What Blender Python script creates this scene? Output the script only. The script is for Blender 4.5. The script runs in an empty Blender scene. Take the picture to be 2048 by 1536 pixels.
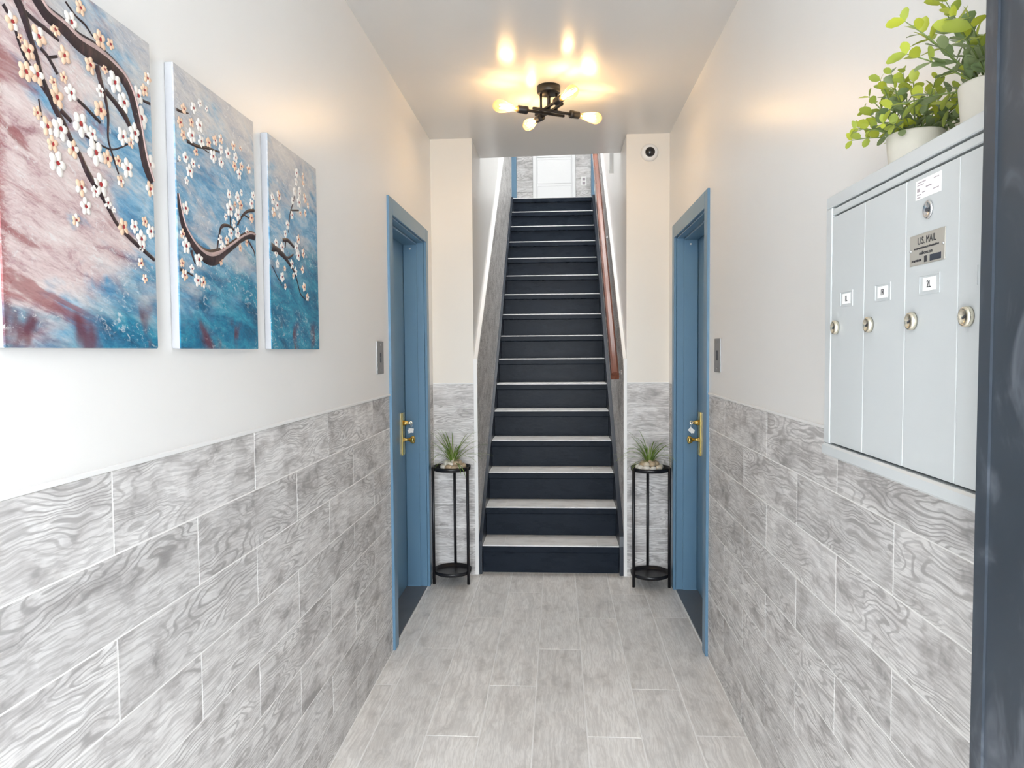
import bpy, bmesh, math, random
from mathutils import Vector, Matrix

random.seed(7)
S = bpy.context.scene
C = S.collection

# ------------------------------------------------------------------ camera, world, light, exposure
EYE = 1.48
cam_d = bpy.data.cameras.new('camera')
cam_d.sensor_fit = 'HORIZONTAL'
cam_d.sensor_width = 36.0
cam_d.lens = 1437.2 * 36.0 / 2048.0
cam_d.clip_start = 0.02
cam = bpy.data.objects.new('camera', cam_d)
C.objects.link(cam)
rt = Vector((0.9979366565, 0.0637642604, -0.0075198840))
up = Vector((0.0045548121, 0.0465190202, 0.9989070199))
fw = Vector((-0.0640443850, 0.9968801833, -0.0461326013))
M = Matrix((rt, up, -fw)).transposed().to_4x4()
M.translation = (0, 0, EYE)
cam.matrix_world = M
S.camera = cam

world = bpy.data.worlds.new('overcast_sky')
S.world = world
world.use_nodes = True
world.node_tree.nodes['Background'].inputs['Color'].default_value = (0.90, 0.95, 1.0, 1)
world.node_tree.nodes['Background'].inputs['Strength'].default_value = 13.6


def area(name, loc, rot, sx, sy, power, color, portal=False):
    l = bpy.data.lights.new(name, 'AREA')
    l.shape = 'RECTANGLE'
    l.size, l.size_y = sx, sy
    l.energy, l.color = power, color
    l.cycles.is_portal = portal
    o = bpy.data.objects.new(name, l)
    o.location, o.rotation_euler = loc, rot
    C.objects.link(o)
    return o


# daylight of the upper floor: unseen area light added over the stairwell
area('stairwell_daylight_fill', (-0.05, 6.3, 5.62), (0, 0, 0), 0.8, 2.2, 47, (0.95, 0.975, 1.0))
# the open entrance behind the camera, sampled as a portal for the sky
area('entrance_portal', (-0.05, -1.56, 1.37), (math.radians(90), 0, 0), 1.44, 2.74, 1, (1, 1, 1), True)

S.view_settings.view_transform = 'Standard'
S.view_settings.look = 'None'
S.view_settings.gamma = 1.0
S.view_settings.use_curve_mapping = False
S.view_settings.exposure = 0.45
S.cycles.use_denoising = True
S.cycles.max_bounces = 9
S.cycles.diffuse_bounces = 6
S.cycles.glossy_bounces = 4
S.cycles.use_adaptive_sampling = True
S.cycles.adaptive_threshold = 0.05
S.cycles.transparent_max_bounces = 16
S.cycles.caustics_reflective = False
S.cycles.caustics_refractive = False
S.cycles.sample_clamp_indirect = 6.0

# ------------------------------------------------------------------ main dimensions (metres)
XL, XR = -0.8211, 0.7135          # faces of the hallway's side walls
D = 4.677                         # plane of the wall beside the stairs
ZC = 2.8505                       # ceiling
ZW = 1.2655                       # top of the tiled dado
Y0 = -1.50                        # entrance end
SL, SR = -0.530, 0.425            # tiled faces of the stair walls
D1, RISE, RUN, R1, NSTEP = 4.7146, 0.2038, 0.2452, 0.1894, 16
TL, TR = -0.508, 0.397            # ends of the treads
YTOP = D1 + 15 * RUN
ZTOP = R1 + 15 * RISE
YF = 9.6                          # far wall of the upper landing
ZC2 = 5.7


# ------------------------------------------------------------------ node helper
class G:
    def __init__(self, name):
        self.m = bpy.data.materials.new(name)
        self.m.use_nodes = True
        self.t = self.m.node_tree
        self.t.nodes.clear()
        self.out = self.t.nodes.new('ShaderNodeOutputMaterial')

    def put(self, sock, v):
        if isinstance(v, bpy.types.NodeSocket):
            self.t.links.new(v, sock)
        elif isinstance(v, (tuple, list)) and len(v) == 3 and sock.type == 'RGBA':
            sock.default_value = (*v, 1)
        else:
            sock.default_value = v

    def n(self, typ, props=None, **ins):
        nd = self.t.nodes.new('ShaderNode' + typ)
        for k, v in (props or {}).items():
            setattr(nd, k, v)
        for k, v in ins.items():
            k = k.replace('_', ' ')
            if k.startswith('i') and k[1:].isdigit():
                self.put(nd.inputs[int(k[1:])], v)
            else:
                self.put(nd.inputs[k], v)
        return nd

    def math(self, op, a, b=0.0, c=0.0, clamp=False):
        return self.n('Math', {'operation': op, 'use_clamp': clamp}, i0=a, i1=b, i2=c).outputs[0]

    def vmath(self, op, a, b=(0, 0, 0)):
        return self.n('VectorMath', {'operation': op}, i0=a, i1=b).outputs[0]

    def ramp(self, fac, stops, interp='LINEAR'):
        r = self.n('ValToRGB', Fac=fac)
        cr = r.color_ramp
        cr.interpolation = interp
        while len(cr.elements) < len(stops):
            cr.elements.new(0.5)
        for e, (p, c) in zip(cr.elements, stops):
            e.position = p
            e.color = (*c, 1) if len(c) == 3 else (c[0], c[0], c[0], 1)
        return r.outputs['Color']

    def fac(self, f, lo, hi):
        return self.n('MapRange', {'clamp': True, 'interpolation_type': 'SMOOTHSTEP'},
                      i0=f, i1=lo, i2=hi, i3=0.0, i4=1.0).outputs[0]

    def mix(self, f, a, b, blend='MIX'):
        nd = self.n('Mix', {'data_type': 'RGBA', 'blend_type': blend})
        self.put(nd.inputs[0], f)
        self.put(nd.inputs[6], a)
        self.put(nd.inputs[7], b)
        return nd.outputs[2]

    def noise(self, vec, scale=1.0, detail=2.0, rough=0.5, dist=0.0):
        return self.n('TexNoise', Vector=vec, Scale=scale, Detail=detail, Roughness=rough,
                      Distortion=dist).outputs[0]

    def bump(self, h, strength, dist):
        return self.n('Bump', Strength=strength, Distance=dist, Height=h).outputs[0]

    def bsdf(self, **ins):
        b = self.n('BsdfPrincipled', **ins)
        self.t.links.new(b.outputs[0], self.out.inputs[0])
        return self.m


def simple(name, col, rough=0.5, metal=0.0, spec=0.5, nscale=0, namp=0.08, bump=0.0, coat=0.0):
    g = G(name)
    tc = g.n('TexCoord').outputs['Object']
    color = col
    ins = {}
    if nscale:
        nz = g.noise(tc, nscale, 4, 0.6)
        color = g.mix(nz, tuple(c * (1 - namp) for c in col), tuple(min(1, c * (1 + namp)) for c in col))
        if bump:
            ins['Normal'] = g.bump(nz, bump, 0.002)
    return g.bsdf(Base_Color=color, Roughness=rough, Metallic=metal, Specular_IOR_Level=spec,
                  Coat_Weight=coat, Coat_Roughness=0.1, **ins)


def plaster(name, col, rough, amp=0.02, bump=0.06, spec=0.5):
    g = G(name)
    p = g.n('NewGeometry').outputs['Position']
    n1 = g.noise(p, 2.2, 1, 0.5)
    col2 = g.mix(n1, tuple(c * (1 - amp) for c in col), tuple(min(1, c * (1 + amp)) for c in col))
    return g.bsdf(Base_Color=col2, Roughness=rough, Specular_IOR_Level=spec)


def wood_tile(name, light, mid, dark, sx, sz, kband, band_amt, fibre, rough):
    """printed weathered-oak porcelain: contour lines of stretched noise make the figure"""
    g = G(name)
    tc = g.n('TexCoord').outputs['Object']
    rnd = g.n('ObjectInfo').outputs['Random']
    off = g.n('CombineXYZ', X=g.math('MULTIPLY', rnd, 131.0), Y=g.math('MULTIPLY', rnd, 17.0),
              Z=g.math('MULTIPLY', rnd, 71.0)).outputs[0]
    p = g.vmath('ADD', tc, off)
    warp = g.n('TexNoise', Vector=p, Scale=9.0, Detail=2.0).outputs['Color']
    pw = g.vmath('ADD', p, g.vmath('MULTIPLY', g.vmath('SUBTRACT', warp, (0.5, 0.5, 0.5)), (0.10, 0, 0.03)))
    q = g.vmath('MULTIPLY', pw, (sx, 1.0, sz))
    n1 = g.noise(q, 1.0, 1.5, 0.45)
    bands = g.math('SINE', g.math('MULTIPLY', n1, kband))
    lines = g.fac(bands, 0.15, 0.95)
    msk = g.fac(g.noise(g.vmath('MULTIPLY', p, (3.0, 1, 7.0)), 1.0, 2.0), 0.36, 0.62)
    fib = g.noise(g.vmath('MULTIPLY', pw, (14.0, 1, 190.0)), 1.0, 2.0, 0.6)
    cloud = g.noise(g.vmath('MULTIPLY', pw, (6.0, 1, 13.0)), 1.0, 4.0, 0.68)
    col = g.ramp(cloud, [(0.30, dark), (0.45, mid), (0.60, light), (1.0, light)])
    col = g.mix(g.math('MULTIPLY', g.math('MULTIPLY', lines, msk), band_amt), col, tuple(c * 0.86 for c in dark))
    col = g.mix(g.math('MULTIPLY', g.fac(fib, 0.42, 0.62), fibre), col, tuple(c * 1.05 for c in dark))
    tone = g.math('ADD', 0.93, g.math('MULTIPLY', rnd, 0.14))
    tn = g.n('CombineXYZ', X=tone, Y=tone, Z=tone).outputs[0]
    col = g.mix(1.0, col, tn, 'MULTIPLY')
    h = g.noise(g.vmath('MULTIPLY', p, (9.0, 1, 60.0)), 1.0, 1.0)
    return g.bsdf(Base_Color=col, Roughness=rough, Specular_IOR_Level=0.4, Normal=g.bump(h, 0.25, 0.002))


# ------------------------------------------------------------------ materials
WALLC = (0.87, 0.862, 0.845)
m_wall = plaster('wall_paint', WALLC, 0.33)
m_ceil = plaster('ceiling_paint', (0.71, 0.70, 0.685), 0.24, bump=0.03, spec=0.3)
m_wall_warm = plaster('bulb_tinted_wall_paint', (0.78, 0.74, 0.67), 0.36)  # wall paint with the bulbs' warm light put into its colour
m_grout = simple('grout', (0.90, 0.89, 0.875), 0.8, nscale=60)
m_trimw = simple('white_trim', (0.86, 0.86, 0.85), 0.35)
m_tile = wood_tile('wall_tile', (0.80, 0.79, 0.78), (0.64, 0.625, 0.615), (0.30, 0.285, 0.28), 1.7, 12.0, 150.0, 0.62, 0.42, 0.42)
m_ftile = wood_tile('floor_tile', (0.89, 0.875, 0.85), (0.80, 0.78, 0.755), (0.58, 0.56, 0.535), 0.6, 9.0, 60.0, 0.35, 0.50, 0.36)
m_ttile = wood_tile('tread_tile', (0.86, 0.855, 0.845), (0.79, 0.785, 0.775), (0.62, 0.615, 0.605), 1.2, 8.0, 50.0, 0.25, 0.2, 0.35)
m_blue = simple('blue_paint', (0.125, 0.245, 0.365), 0.32, nscale=7, namp=0.05)
m_slate = simple('slate_saddle', (0.125, 0.135, 0.155), 0.4, nscale=9, namp=0.15)


def navy_paint():
    g = G('stair_paint')
    p = g.n('NewGeometry').outputs['Position']
    n = g.noise(g.vmath('MULTIPLY', p, (5, 9, 14)), 1.0, 5, 0.65)
    h = g.noise(g.vmath('MULTIPLY', p, (22, 22, 60)), 1.0, 1, 0.6)
    col = g.mix(n, (0.008, 0.012, 0.019), (0.022, 0.030, 0.044))
    return g.bsdf(Base_Color=col, Roughness=g.math('ADD', 0.20, g.math('MULTIPLY', n, 0.16)),
                  Specular_IOR_Level=0.07, Normal=g.bump(h, 0.12, 0.004))


m_navy = navy_paint()
m_stringer = simple('stringer_paint', (0.016, 0.024, 0.038), 0.3, spec=0.5, nscale=12, namp=0.2)
m_black = simple('black_metal', (0.010, 0.010, 0.013), 0.38, spec=0.45)
m_bronze = simple('black_fixture', (0.012, 0.011, 0.011), 0.42)
m_brass = simple('brass', (0.83, 0.60, 0.20), 0.22, metal=1.0)
m_nickel = simple('nickel_brass', (0.86, 0.80, 0.66), 0.22, metal=1.0)
m_chrome = simple('chrome', (0.8, 0.8, 0.82), 0.18, metal=1.0)
m_steel = simple('steel_plate', (0.42, 0.42, 0.43), 0.42, metal=0.85, nscale=8)
m_plaque = simple('plaque_metal', (0.56, 0.54, 0.49), 0.40, metal=0.55)
m_mail = simple('mailbox_grey', (0.53, 0.555, 0.56), 0.34, nscale=4, namp=0.015)
m_mail_dark = simple('mailbox_gap', (0.05, 0.055, 0.07), 0.6)
m_paper = simple('paper_white', (0.90, 0.90, 0.88), 0.6)
m_ink = simple('print_ink', (0.03, 0.03, 0.035), 0.6)
m_inkpink = simple('print_faded', (0.38, 0.33, 0.36), 0.6)
m_rail = None


def handrail_wood():
    g = G('handrail_wood')
    tc = g.n('TexCoord').outputs['Object']
    n = g.noise(g.vmath('MULTIPLY', tc, (40, 2.0, 40)), 1.0, 4, 0.6)
    col = g.ramp(n, [(0.3, (0.13, 0.035, 0.018)), (0.7, (0.26, 0.085, 0.045))])
    return g.bsdf(Base_Color=col, Roughness=0.22, Specular_IOR_Level=0.6, Coat_Weight=0.4, Coat_Roughness=0.12)


m_rail = handrail_wood()
m_entry = None


def entry_paint():
    g = G('entry_door_paint')
    p = g.n('NewGeometry').outputs['Position']
    n = g.noise(g.vmath('MULTIPLY', p, (9, 9, 5)), 1.0, 5, 0.62)
    col = g.mix(n, (0.012, 0.019, 0.029), (0.034, 0.045, 0.060))
    sm = g.noise(g.vmath('MULTIPLY', p, (14, 14, 7)), 1.0, 4, 0.6, 0.8)
    col = g.mix(g.math('MULTIPLY', g.fac(sm, 0.50, 0.72), 0.6), col, (0.15, 0.165, 0.19))
    return g.bsdf(Base_Color=col, Roughness=g.math('ADD', 0.22, g.math('MULTIPLY', n, 0.3)), Specular_IOR_Level=0.6)


m_entry = entry_paint()
m_white_door = simple('white_door', (0.86, 0.865, 0.87), 0.3)
m_plastic = simple('white_plastic', (0.85, 0.85, 0.84), 0.35)
m_lens = simple('camera_lens', (0.006, 0.006, 0.008), 0.1, spec=0.7)
m_concrete = simple('sidewalk', (0.42, 0.41, 0.40), 0.85, nscale=3, namp=0.1)
m_pot = simple('pot_ceramic', (0.72, 0.68, 0.60), 0.55, nscale=30, namp=0.06)
m_soil = simple('moss', (0.05, 0.06, 0.03), 0.9)
m_stem = simple('plant_stem', (0.16, 0.22, 0.06), 0.6)
m_pebbles = [simple('pebble_cream', (0.68, 0.60, 0.48), 0.3, nscale=25, namp=0.12),
             simple('pebble_tan', (0.50, 0.38, 0.25), 0.32, nscale=25, namp=0.12),
             simple('pebble_white', (0.78, 0.74, 0.66), 0.28, nscale=25, namp=0.08)]


def leaf_mat(name, a, b, trans=0.25):
    g = G(name)
    rnd = g.n('ObjectInfo').outputs['Random']
    col = g.mix(rnd, a, b)
    bs = g.n('BsdfPrincipled', Base_Color=col, Roughness=0.42, Specular_IOR_Level=0.4)
    tr = g.n('BsdfTranslucent', Color=col)
    mx = g.n('MixShader', Fac=trans, i1=bs.outputs[0], i2=tr.outputs[0])
    g.t.links.new(mx.outputs[0], g.out.inputs[0])
    return g.m


m_leaf_tip = leaf_mat('leaf_lime', (0.46, 0.50, 0.05), (0.36, 0.44, 0.08))
m_leaf_in = leaf_mat('leaf_sage', (0.20, 0.28, 0.12), (0.30, 0.36, 0.18))
m_blade = leaf_mat('grass_blade', (0.10, 0.22, 0.02), (0.22, 0.34, 0.06))
m_blade2 = leaf_mat('grass_blade_pale', (0.25, 0.36, 0.10), (0.38, 0.46, 0.18))


# ------------------------------------------------------------------ mesh helpers
def mesh(name, verts, faces, mats, idx=None, smooth=False):
    me = bpy.data.meshes.new(name)
    me.from_pydata([tuple(v) for v in verts], [], faces)
    for m in (mats if isinstance(mats, (list, tuple)) else [mats]):
        me.materials.append(m)
    if idx:
        me.polygons.foreach_set('material_index', idx)
    if smooth:
        me.polygons.foreach_set('use_smooth', [True] * len(me.polygons))
    me.update()
    return me


def link(name, me, parent=None, loc=(0, 0, 0), rot=(0, 0, 0)):
    o = bpy.data.objects.new(name, me)
    C.objects.link(o)
    o.location, o.rotation_euler = loc, rot
    if parent is not None:
        o.parent = parent
    return o


def tag(o, label, cat=None, group=None, kind=None):
    o['label'] = label
    if cat:
        o['category'] = cat
    if group:
        o['group'] = group
    if kind:
        o['kind'] = kind
    return o


def empty(name, loc=(0, 0, 0), rot=(0, 0, 0)):
    return link(name, None, None, loc, rot)


BF = [(0, 3, 2, 1), (4, 5, 6, 7), (0, 1, 5, 4), (1, 2, 6, 5), (2, 3, 7, 6), (3, 0, 4, 7)]


def bverts(b):
    x0, x1, y0, y1, z0, z1 = b
    return [(x0, y0, z0), (x1, y0, z0), (x1, y1, z0), (x0, y1, z0),
            (x0, y0, z1), (x1, y0, z1), (x1, y1, z1), (x0, y1, z1)]


def boxes_mesh(name, boxes, mats, which=None):
    vs, fs, idx = [], [], []
    for i, b in enumerate(boxes):
        o = len(vs)
        vs += bverts(b)
        fs += [tuple(o + k for k in f) for f in BF]
        idx += [which[i] if which else 0] * 6
    return mesh(name, vs, fs, mats, idx)


def bevel_mesh(me, w, seg=1):
    bm = bmesh.new()
    bm.from_mesh(me)
    bmesh.ops.bevel(bm, geom=bm.edges[:], offset=w, segments=seg, affect='EDGES', profile=0.6)
    bm.to_mesh(me)
    bm.free()
    return me


def box(name, b, mat, parent=None, bev=0.0, seg=1, centre=True):
    """a box as its own object, its origin at its centre"""
    c = Vector(((b[0] + b[1]) / 2, (b[2] + b[3]) / 2, (b[4] + b[5]) / 2))
    bb = (b[0] - c.x, b[1] - c.x, b[2] - c.y, b[3] - c.y, b[4] - c.z, b[5] - c.z)
    me = boxes_mesh(name, [bb], mat)
    if bev:
        bevel_mesh(me, bev, seg)
    return link(name, me, parent, c)


def lathe_mesh(name, prof, mat, seg=20, idx=None):
    """prof: list of (r, z); closed at ends where r == 0"""
    vs, fs = [], []
    for r, z in prof:
        for k in range(seg):
            a = 2 * math.pi * k / seg
            vs.append((r * math.cos(a), r * math.sin(a), z))
    mi = []
    for i in range(len(prof) - 1):
        for k in range(seg):
            a, b = i * seg + k, i * seg + (k + 1) % seg
            fs.append((a, b, b + seg, a + seg))
            mi.append(idx[i] if idx else 0)
    bm = bmesh.new()
    me = mesh(name, vs, fs, mat, mi, True)
    bm.from_mesh(me)
    bmesh.ops.remove_doubles(bm, verts=bm.verts[:], dist=1e-6)
    bm.to_mesh(me)
    bm.free()
    me.polygons.foreach_set('use_smooth', [True] * len(me.polygons))
    return me


def tube_mesh(name, pts, rad, mat, seg=8, cap=True, flat=None):
    """tube along points; rad a number or list; flat squashes along a vector"""
    pts = [Vector(p) for p in pts]
    n = len(pts)
    rad = rad if isinstance(rad, (list, tuple)) else [rad] * n
    vs, fs = [], []
    prev = None
    for i, p in enumerate(pts):
        t = (pts[min(i + 1, n - 1)] - pts[max(i - 1, 0)]).normalized()
        if prev is None:
            a = Vector((0, 0, 1)) if abs(t.z) < 0.9 else Vector((1, 0, 0))
            u = t.cross(a).normalized()
        else:
            u = (prev - t * prev.dot(t)).normalized()
        prev = u
        v = t.cross(u)
        for k in range(seg):
            an = 2 * math.pi * k / seg
            vs.append(p + (u * math.cos(an) + v * math.sin(an)) * rad[i])
    for i in range(n - 1):
        for k in range(seg):
            a, b = i * seg + k, i * seg + (k + 1) % seg
            fs.append((a, b, b + seg, a + seg))
    if cap:
        fs.append(tuple(range(seg))[::-1])
        fs.append(tuple((n - 1) * seg + k for k in range(seg)))
    me = mesh(name, vs, fs, mat)
    me.polygons.foreach_set('use_smooth', [len(p.vertices) == 4 for p in me.polygons])
    return me


def text_mesh(txt, size, mat, align='CENTER', extrude=0.0003, xscale=1.0):
    cu = bpy.data.curves.new('lettering', 'FONT')
    cu.body, cu.size, cu.extrude = txt, size, extrude
    cu.align_x, cu.align_y = align, 'CENTER'
    o = bpy.data.objects.new('lettering', cu)
    C.objects.link(o)
    bpy.context.view_layer.update()
    me = bpy.data.meshes.new_from_object(o.evaluated_get(bpy.context.evaluated_depsgraph_get()))
    bpy.data.objects.remove(o)
    bpy.data.curves.remove(cu)
    me.transform(Matrix.Diagonal((xscale, 1, 1, 1)))
    me.materials.clear()
    me.materials.append(mat)
    return me


# ------------------------------------------------------------------ the setting
def clad(parent, axis, face, u0, u1, rows, ustart, pitch, matl=None, gap=0.0032, sign=1, thick=0.008, ztop=ZW, rh=ZW / 8, shift=None):
    """rows of tiles on a wall; axis 'x' = wall plane x=face (u runs along y), 'y' = plane y=face (u along x)"""
    cache = {}
    for r in range(rows):
        z1 = ztop - r * rh - gap / 2
        z0 = ztop - (r + 1) * rh + gap / 2
        s = ustart[r % 2]
        k = math.floor((u0 - s) / pitch)
        while s + k * pitch < u1 - 0.004:
            a, b = max(u0, s + k * pitch), min(u1, s + (k + 1) * pitch)
            k += 1
            if b - a < 0.012:
                continue
            L = b - a - gap
            key = round(L, 4)
            if key not in cache:
                me = boxes_mesh('wall_tile', [(-L / 2, L / 2, -thick / 2, thick / 2, -(z1 - z0) / 2, (z1 - z0) / 2)], matl or m_tile)
                cache[key] = bevel_mesh(me, 0.0008)
            jit = random.uniform(-0.0002, 0.0002)
            if axis == 'x':
                loc, rot = (face - sign * (thick / 2 - jit), (a + b) / 2, (z0 + z1) / 2), (0, 0, math.pi / 2)
            else:
                loc, rot = ((a + b) / 2, face - sign * (thick / 2 - jit), (z0 + z1) / 2), (0, 0, 0)
            link('wall_tile', cache[key], parent, loc, rot)


PITCH = 0.6225
OP0, OP1, OPZ = 3.52, 4.43, 2.16           # side-door openings
CAS0, CAS1, CASZ = 3.452, 4.492, 2.235     # outside of their casings


def side_wall(name, face, back, sign, us, label):
    g = 0.0007
    lo, hi = sorted((face, back))
    gl, gh = sorted((face - sign * g, back))
    bx = [(lo, hi, Y0, OP0, ZW, ZC), (lo, hi, OP1, D + 0.25, ZW, ZC), (lo, hi, OP0, OP1, OPZ, ZC),
          (gl, gh, Y0, OP0, -0.02, ZW), (gl, gh, OP1, D + 0.25, -0.02, ZW)]
    o = link(name, boxes_mesh(name, bx, [m_wall, m_grout], [0, 0, 0, 1, 1]))
    tag(o, label, 'wall', kind='structure')
    clad(o, 'x', face, 0.0, CAS0, 8, us, PITCH, sign=sign)
    clad(o, 'x', face, CAS1, D - 0.001, 8, (0.0, 0.0), 9.0, sign=sign)
    return o


wl = side_wall('wall_left', XL, -1.06, 1, (1.264, 1.572), 'white left wall with grey wood-look tiled dado under the three paintings')
wr = side_wall('wall_right', XR, 0.96, -1, (1.258, 1.565), 'white right wall with grey wood-look tiled dado under the mailboxes')


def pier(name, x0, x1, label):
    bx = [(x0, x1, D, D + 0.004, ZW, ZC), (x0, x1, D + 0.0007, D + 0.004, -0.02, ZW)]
    o = link(name, boxes_mesh(name, bx, [m_wall_warm, m_grout], [0, 1]))
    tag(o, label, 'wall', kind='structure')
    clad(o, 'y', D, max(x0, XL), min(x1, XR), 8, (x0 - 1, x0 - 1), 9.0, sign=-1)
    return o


pier('wall_back_left', XL, -0.55, 'narrow bulb-tinted wall left of the stairs, tiled below')
pier('wall_back_right', 0.441, XR, 'narrow bulb-tinted wall right of the stairs carrying the round security camera')

# ceiling with the straight edge where the stairwell opens
ce = [(-1.06, Y0, ZC), (0.96, Y0, ZC), (0.96, 5.083, ZC), (-1.06, 5.182, ZC)]
me = mesh('ceiling', ce + [(x, y, 3.2) for x, y, z in ce], BF, m_ceil)
tag(link('ceiling', me), 'glossy off-white hallway ceiling reflecting the warm bulbs', 'ceiling', kind='structure')

# floor: grout bed and porcelain planks
fl = link('floor', boxes_mesh('floor', [(-1.06, 0.96, Y0, 4.75, -0.06, -0.0008), (-1.06, 0.96, 4.75, YTOP + 0.4, -0.06, -0.01)], m_grout))
tag(fl, 'grey wood-look porcelain plank floor of the hallway', 'floor', kind='structure')
FLX = [XL, -0.722, -0.515, -0.309, -0.102, 0.106, 0.313, 0.5205, XR]
FLY = [3.091, 3.489, 3.908, 3.105, 3.504, 3.929, 3.10, 3.957]
LP = 1.228
for c in range(8):
    a, b = FLX[c], FLX[c + 1]
    k = math.floor((0.0 - FLY[c]) / LP)
    while FLY[c] + k * LP < 4.74:
        y0, y1 = max(0.0, FLY[c] + k * LP), min(4.735, FLY[c] + (k + 1) * LP)
        k += 1
        if y1 - y0 < 0.02:
            continue
        L, Wd = y1 - y0 - 0.0048, b - a - 0.0048
        me = boxes_mesh('floor_tile', [(-L / 2, L / 2, -0.006, 0.006, -Wd / 2, Wd / 2)], m_ftile)
        bevel_mesh(me, 0.0008)
        link('floor_tile', me, fl, ((a + b) / 2, (y0 + y1) / 2, -0.006 + random.uniform(-.0003, .0003)), (math.pi / 2, 0, math.pi / 2))

# white cap on the dado and white corner edges at the stairs
tr = 0


def trim(b, label, mat=None):
    global tr
    tr += 1
    o = box('trim_%d' % tr, b, mat or m_trimw, bev=0.001)
    tag(o, label, 'trim', kind='structure')
    return o


trim((XL - 0.002, XL + 0.005, 0.0, CAS0 - 0.001, ZW, ZW + 0.009), 'thin white cap strip along the tiled dado of the left wall')
trim((XR - 0.005, XR + 0.002, 0.0, CAS0 - 0.001, ZW, ZW + 0.009), 'thin white cap strip along the tiled dado of the right wall')
trim((XL + 0.001, -0.552, D - 0.004, D + 0.002, ZW, ZW + 0.006), 'short white cap strip on the tiles left of the stairs')
trim((0.444, XR - 0.001, D - 0.004, D + 0.002, ZW, ZW + 0.006), 'short white cap strip on the tiles right of the stairs')
trim((-0.552, -0.528, D - 0.006, D + 0.004, 0.001, 1.425), 'white vertical corner edge at the left side of the stairs')
trim((0.422, 0.444, D - 0.006, D + 0.004, 0.001, 1.425), 'white vertical corner edge at the right side of the stairs')

# stair walls: plaster above, tiles laid along the slope below, a white sloping cap between
STOP = lambda y: R1 + (y - D1) * RISE / RUN            # line of the nosings


def stair_wall(name, face, plane, back, sign, cap0, slope, off, label):
    lo, hi = sorted((plane, back))
    o = link(name, boxes_mesh(name, [(lo, hi, D + 0.004, YTOP + 0.03, -0.02, ZC2), (lo, hi, YTOP + 0.03, YTOP + 0.30, -0.02, ZTOP - 0.2)], [m_wall]))
    tag(o, label, 'wall', kind='structure')
    t = abs(face - plane)
    ya, yb = D + 0.006, YTOP + 0.02
    cap = lambda y: cap0 + slope * (y - 4.70)
    low = lambda y: max(STOP(y) + off - 0.02, 0.0)
    n = 7
    pit = 0.49
    # grout bed under the tiles
    xi, xo = face - sign * 0.002, plane
    lo, hi = sorted((xi, xo))
    yy = [ya, yb]
    vs = []
    for x in (lo, hi):
        vs += [(x, ya, 0.0), (x, yb, low(yb)), (x, yb, cap(yb)), (x, ya, cap(ya))]
    fs = [(0, 1, 2, 3), (7, 6, 5, 4), (0, 4, 5, 1), (1, 5, 6, 2), (2, 6, 7, 3), (3, 7, 4, 0)]
    link('grout_bed', mesh('grout_bed', vs, fs, m_grout), o)
    for r in range(n + 1):
        k0 = 0.0 if r % 2 == 0 else -pit / 2
        k = 0
        while ya + k0 + k * pit < yb:
            a, b = max(ya, ya + k0 + k * pit), min(yb, ya + k0 + (k + 1) * pit)
            k += 1
            if b - a < 0.02:
                continue
            a += 0.001
            b -= 0.001
            H = 0.168
            top = [cap(y) - r * H - 0.001 for y in (a, b)]
            bot = [max(top[i] - H + 0.002, low((a, b)[i])) for i in (0, 1)]
            if top[0] - bot[0] < 0.01 or top[1] - bot[1] < 0.01:
                continue
            cy, cz = (a + b) / 2, (bot[0] + top[1]) / 2
            # local axes: X along the run, Y thickness, Z up (rotated 90 degrees about Z)
            pr = [(a - cy, bot[0] - cz), (b - cy, bot[1] - cz), (b - cy, top[1] - cz), (a - cy, top[0] - cz)]
            th = 0.005
            vv = [(p[0], -th, p[1]) for p in pr] + [(p[0], th, p[1]) for p in pr]
            m2 = mesh('wall_tile', vv, [(0, 1, 2, 3), (7, 6, 5, 4), (0, 4, 5, 1), (1, 5, 6, 2), (2, 6, 7, 3), (3, 7, 4, 0)], m_tile)
            link('wall_tile', m2, o, (face - sign * th, cy, cz), (0, 0, math.pi / 2))
    # sloping cap
    w0, w1 = sorted((plane, face + sign * 0.004))
    vs = []
    for x in (w0, w1):
        vs += [(x, ya - 0.008, cap(ya - .008) - 0.004), (x, yb, cap(yb) - 0.004), (x, yb, cap(yb) + 0.030), (x, ya - 0.008, cap(ya - .008) + 0.030)]
    link('cap_strip', mesh('cap_strip', vs, fs, m_trimw), o)
    return o


stair_wall('wall_stair_left', SL, -0.55, -0.82, 1, 1.42, 0.79, 0.05, 'left wall of the staircase with sloping white cap over grey tiles')
stair_wall('wall_stair_right', SR, 0.441, 0.71, -1, 1.40, 0.81, 0.09, 'right wall of the staircase behind the wooden handrail')

# upper floor
tag(link('wall_landing', boxes_mesh('wall_landing', [(-1.3, 1.3, YF, YF + 0.15, -0.1, ZC2)], m_wall)), 'far wall of the upper landing, tiled either side of a white door', 'wall', kind='structure')
wlan = bpy.data.objects['wall_landing']
for x0, x1 in ((-0.534, -0.320), (0.243, 0.443)):
    clad(wlan, 'y', YF - 0.010, x0, x1, 8, (x0 - 1, x0 - 1), 9.0, sign=-1, thick=0.010, ztop=4.52)
tag(link('wall_landing_left', boxes_mesh('w', [(-1.3, -1.2, YTOP + 0.03, YF, 3.0, ZC2), (-1.2, -0.82, YTOP - 0.07, YTOP + 0.03, 3.0, ZC2)], m_wall)), 'left side wall of the upper landing beyond the stairs', 'wall', kind='structure')
tag(link('wall_landing_right', boxes_mesh('w', [(1.2, 1.3, YTOP + 0.03, YF, 3.0, ZC2), (0.71, 1.2, YTOP - 0.07, YTOP + 0.03, 3.0, ZC2)], m_wall)), 'right side wall of the upper landing beyond the stairs', 'wall', kind='structure')
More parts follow.
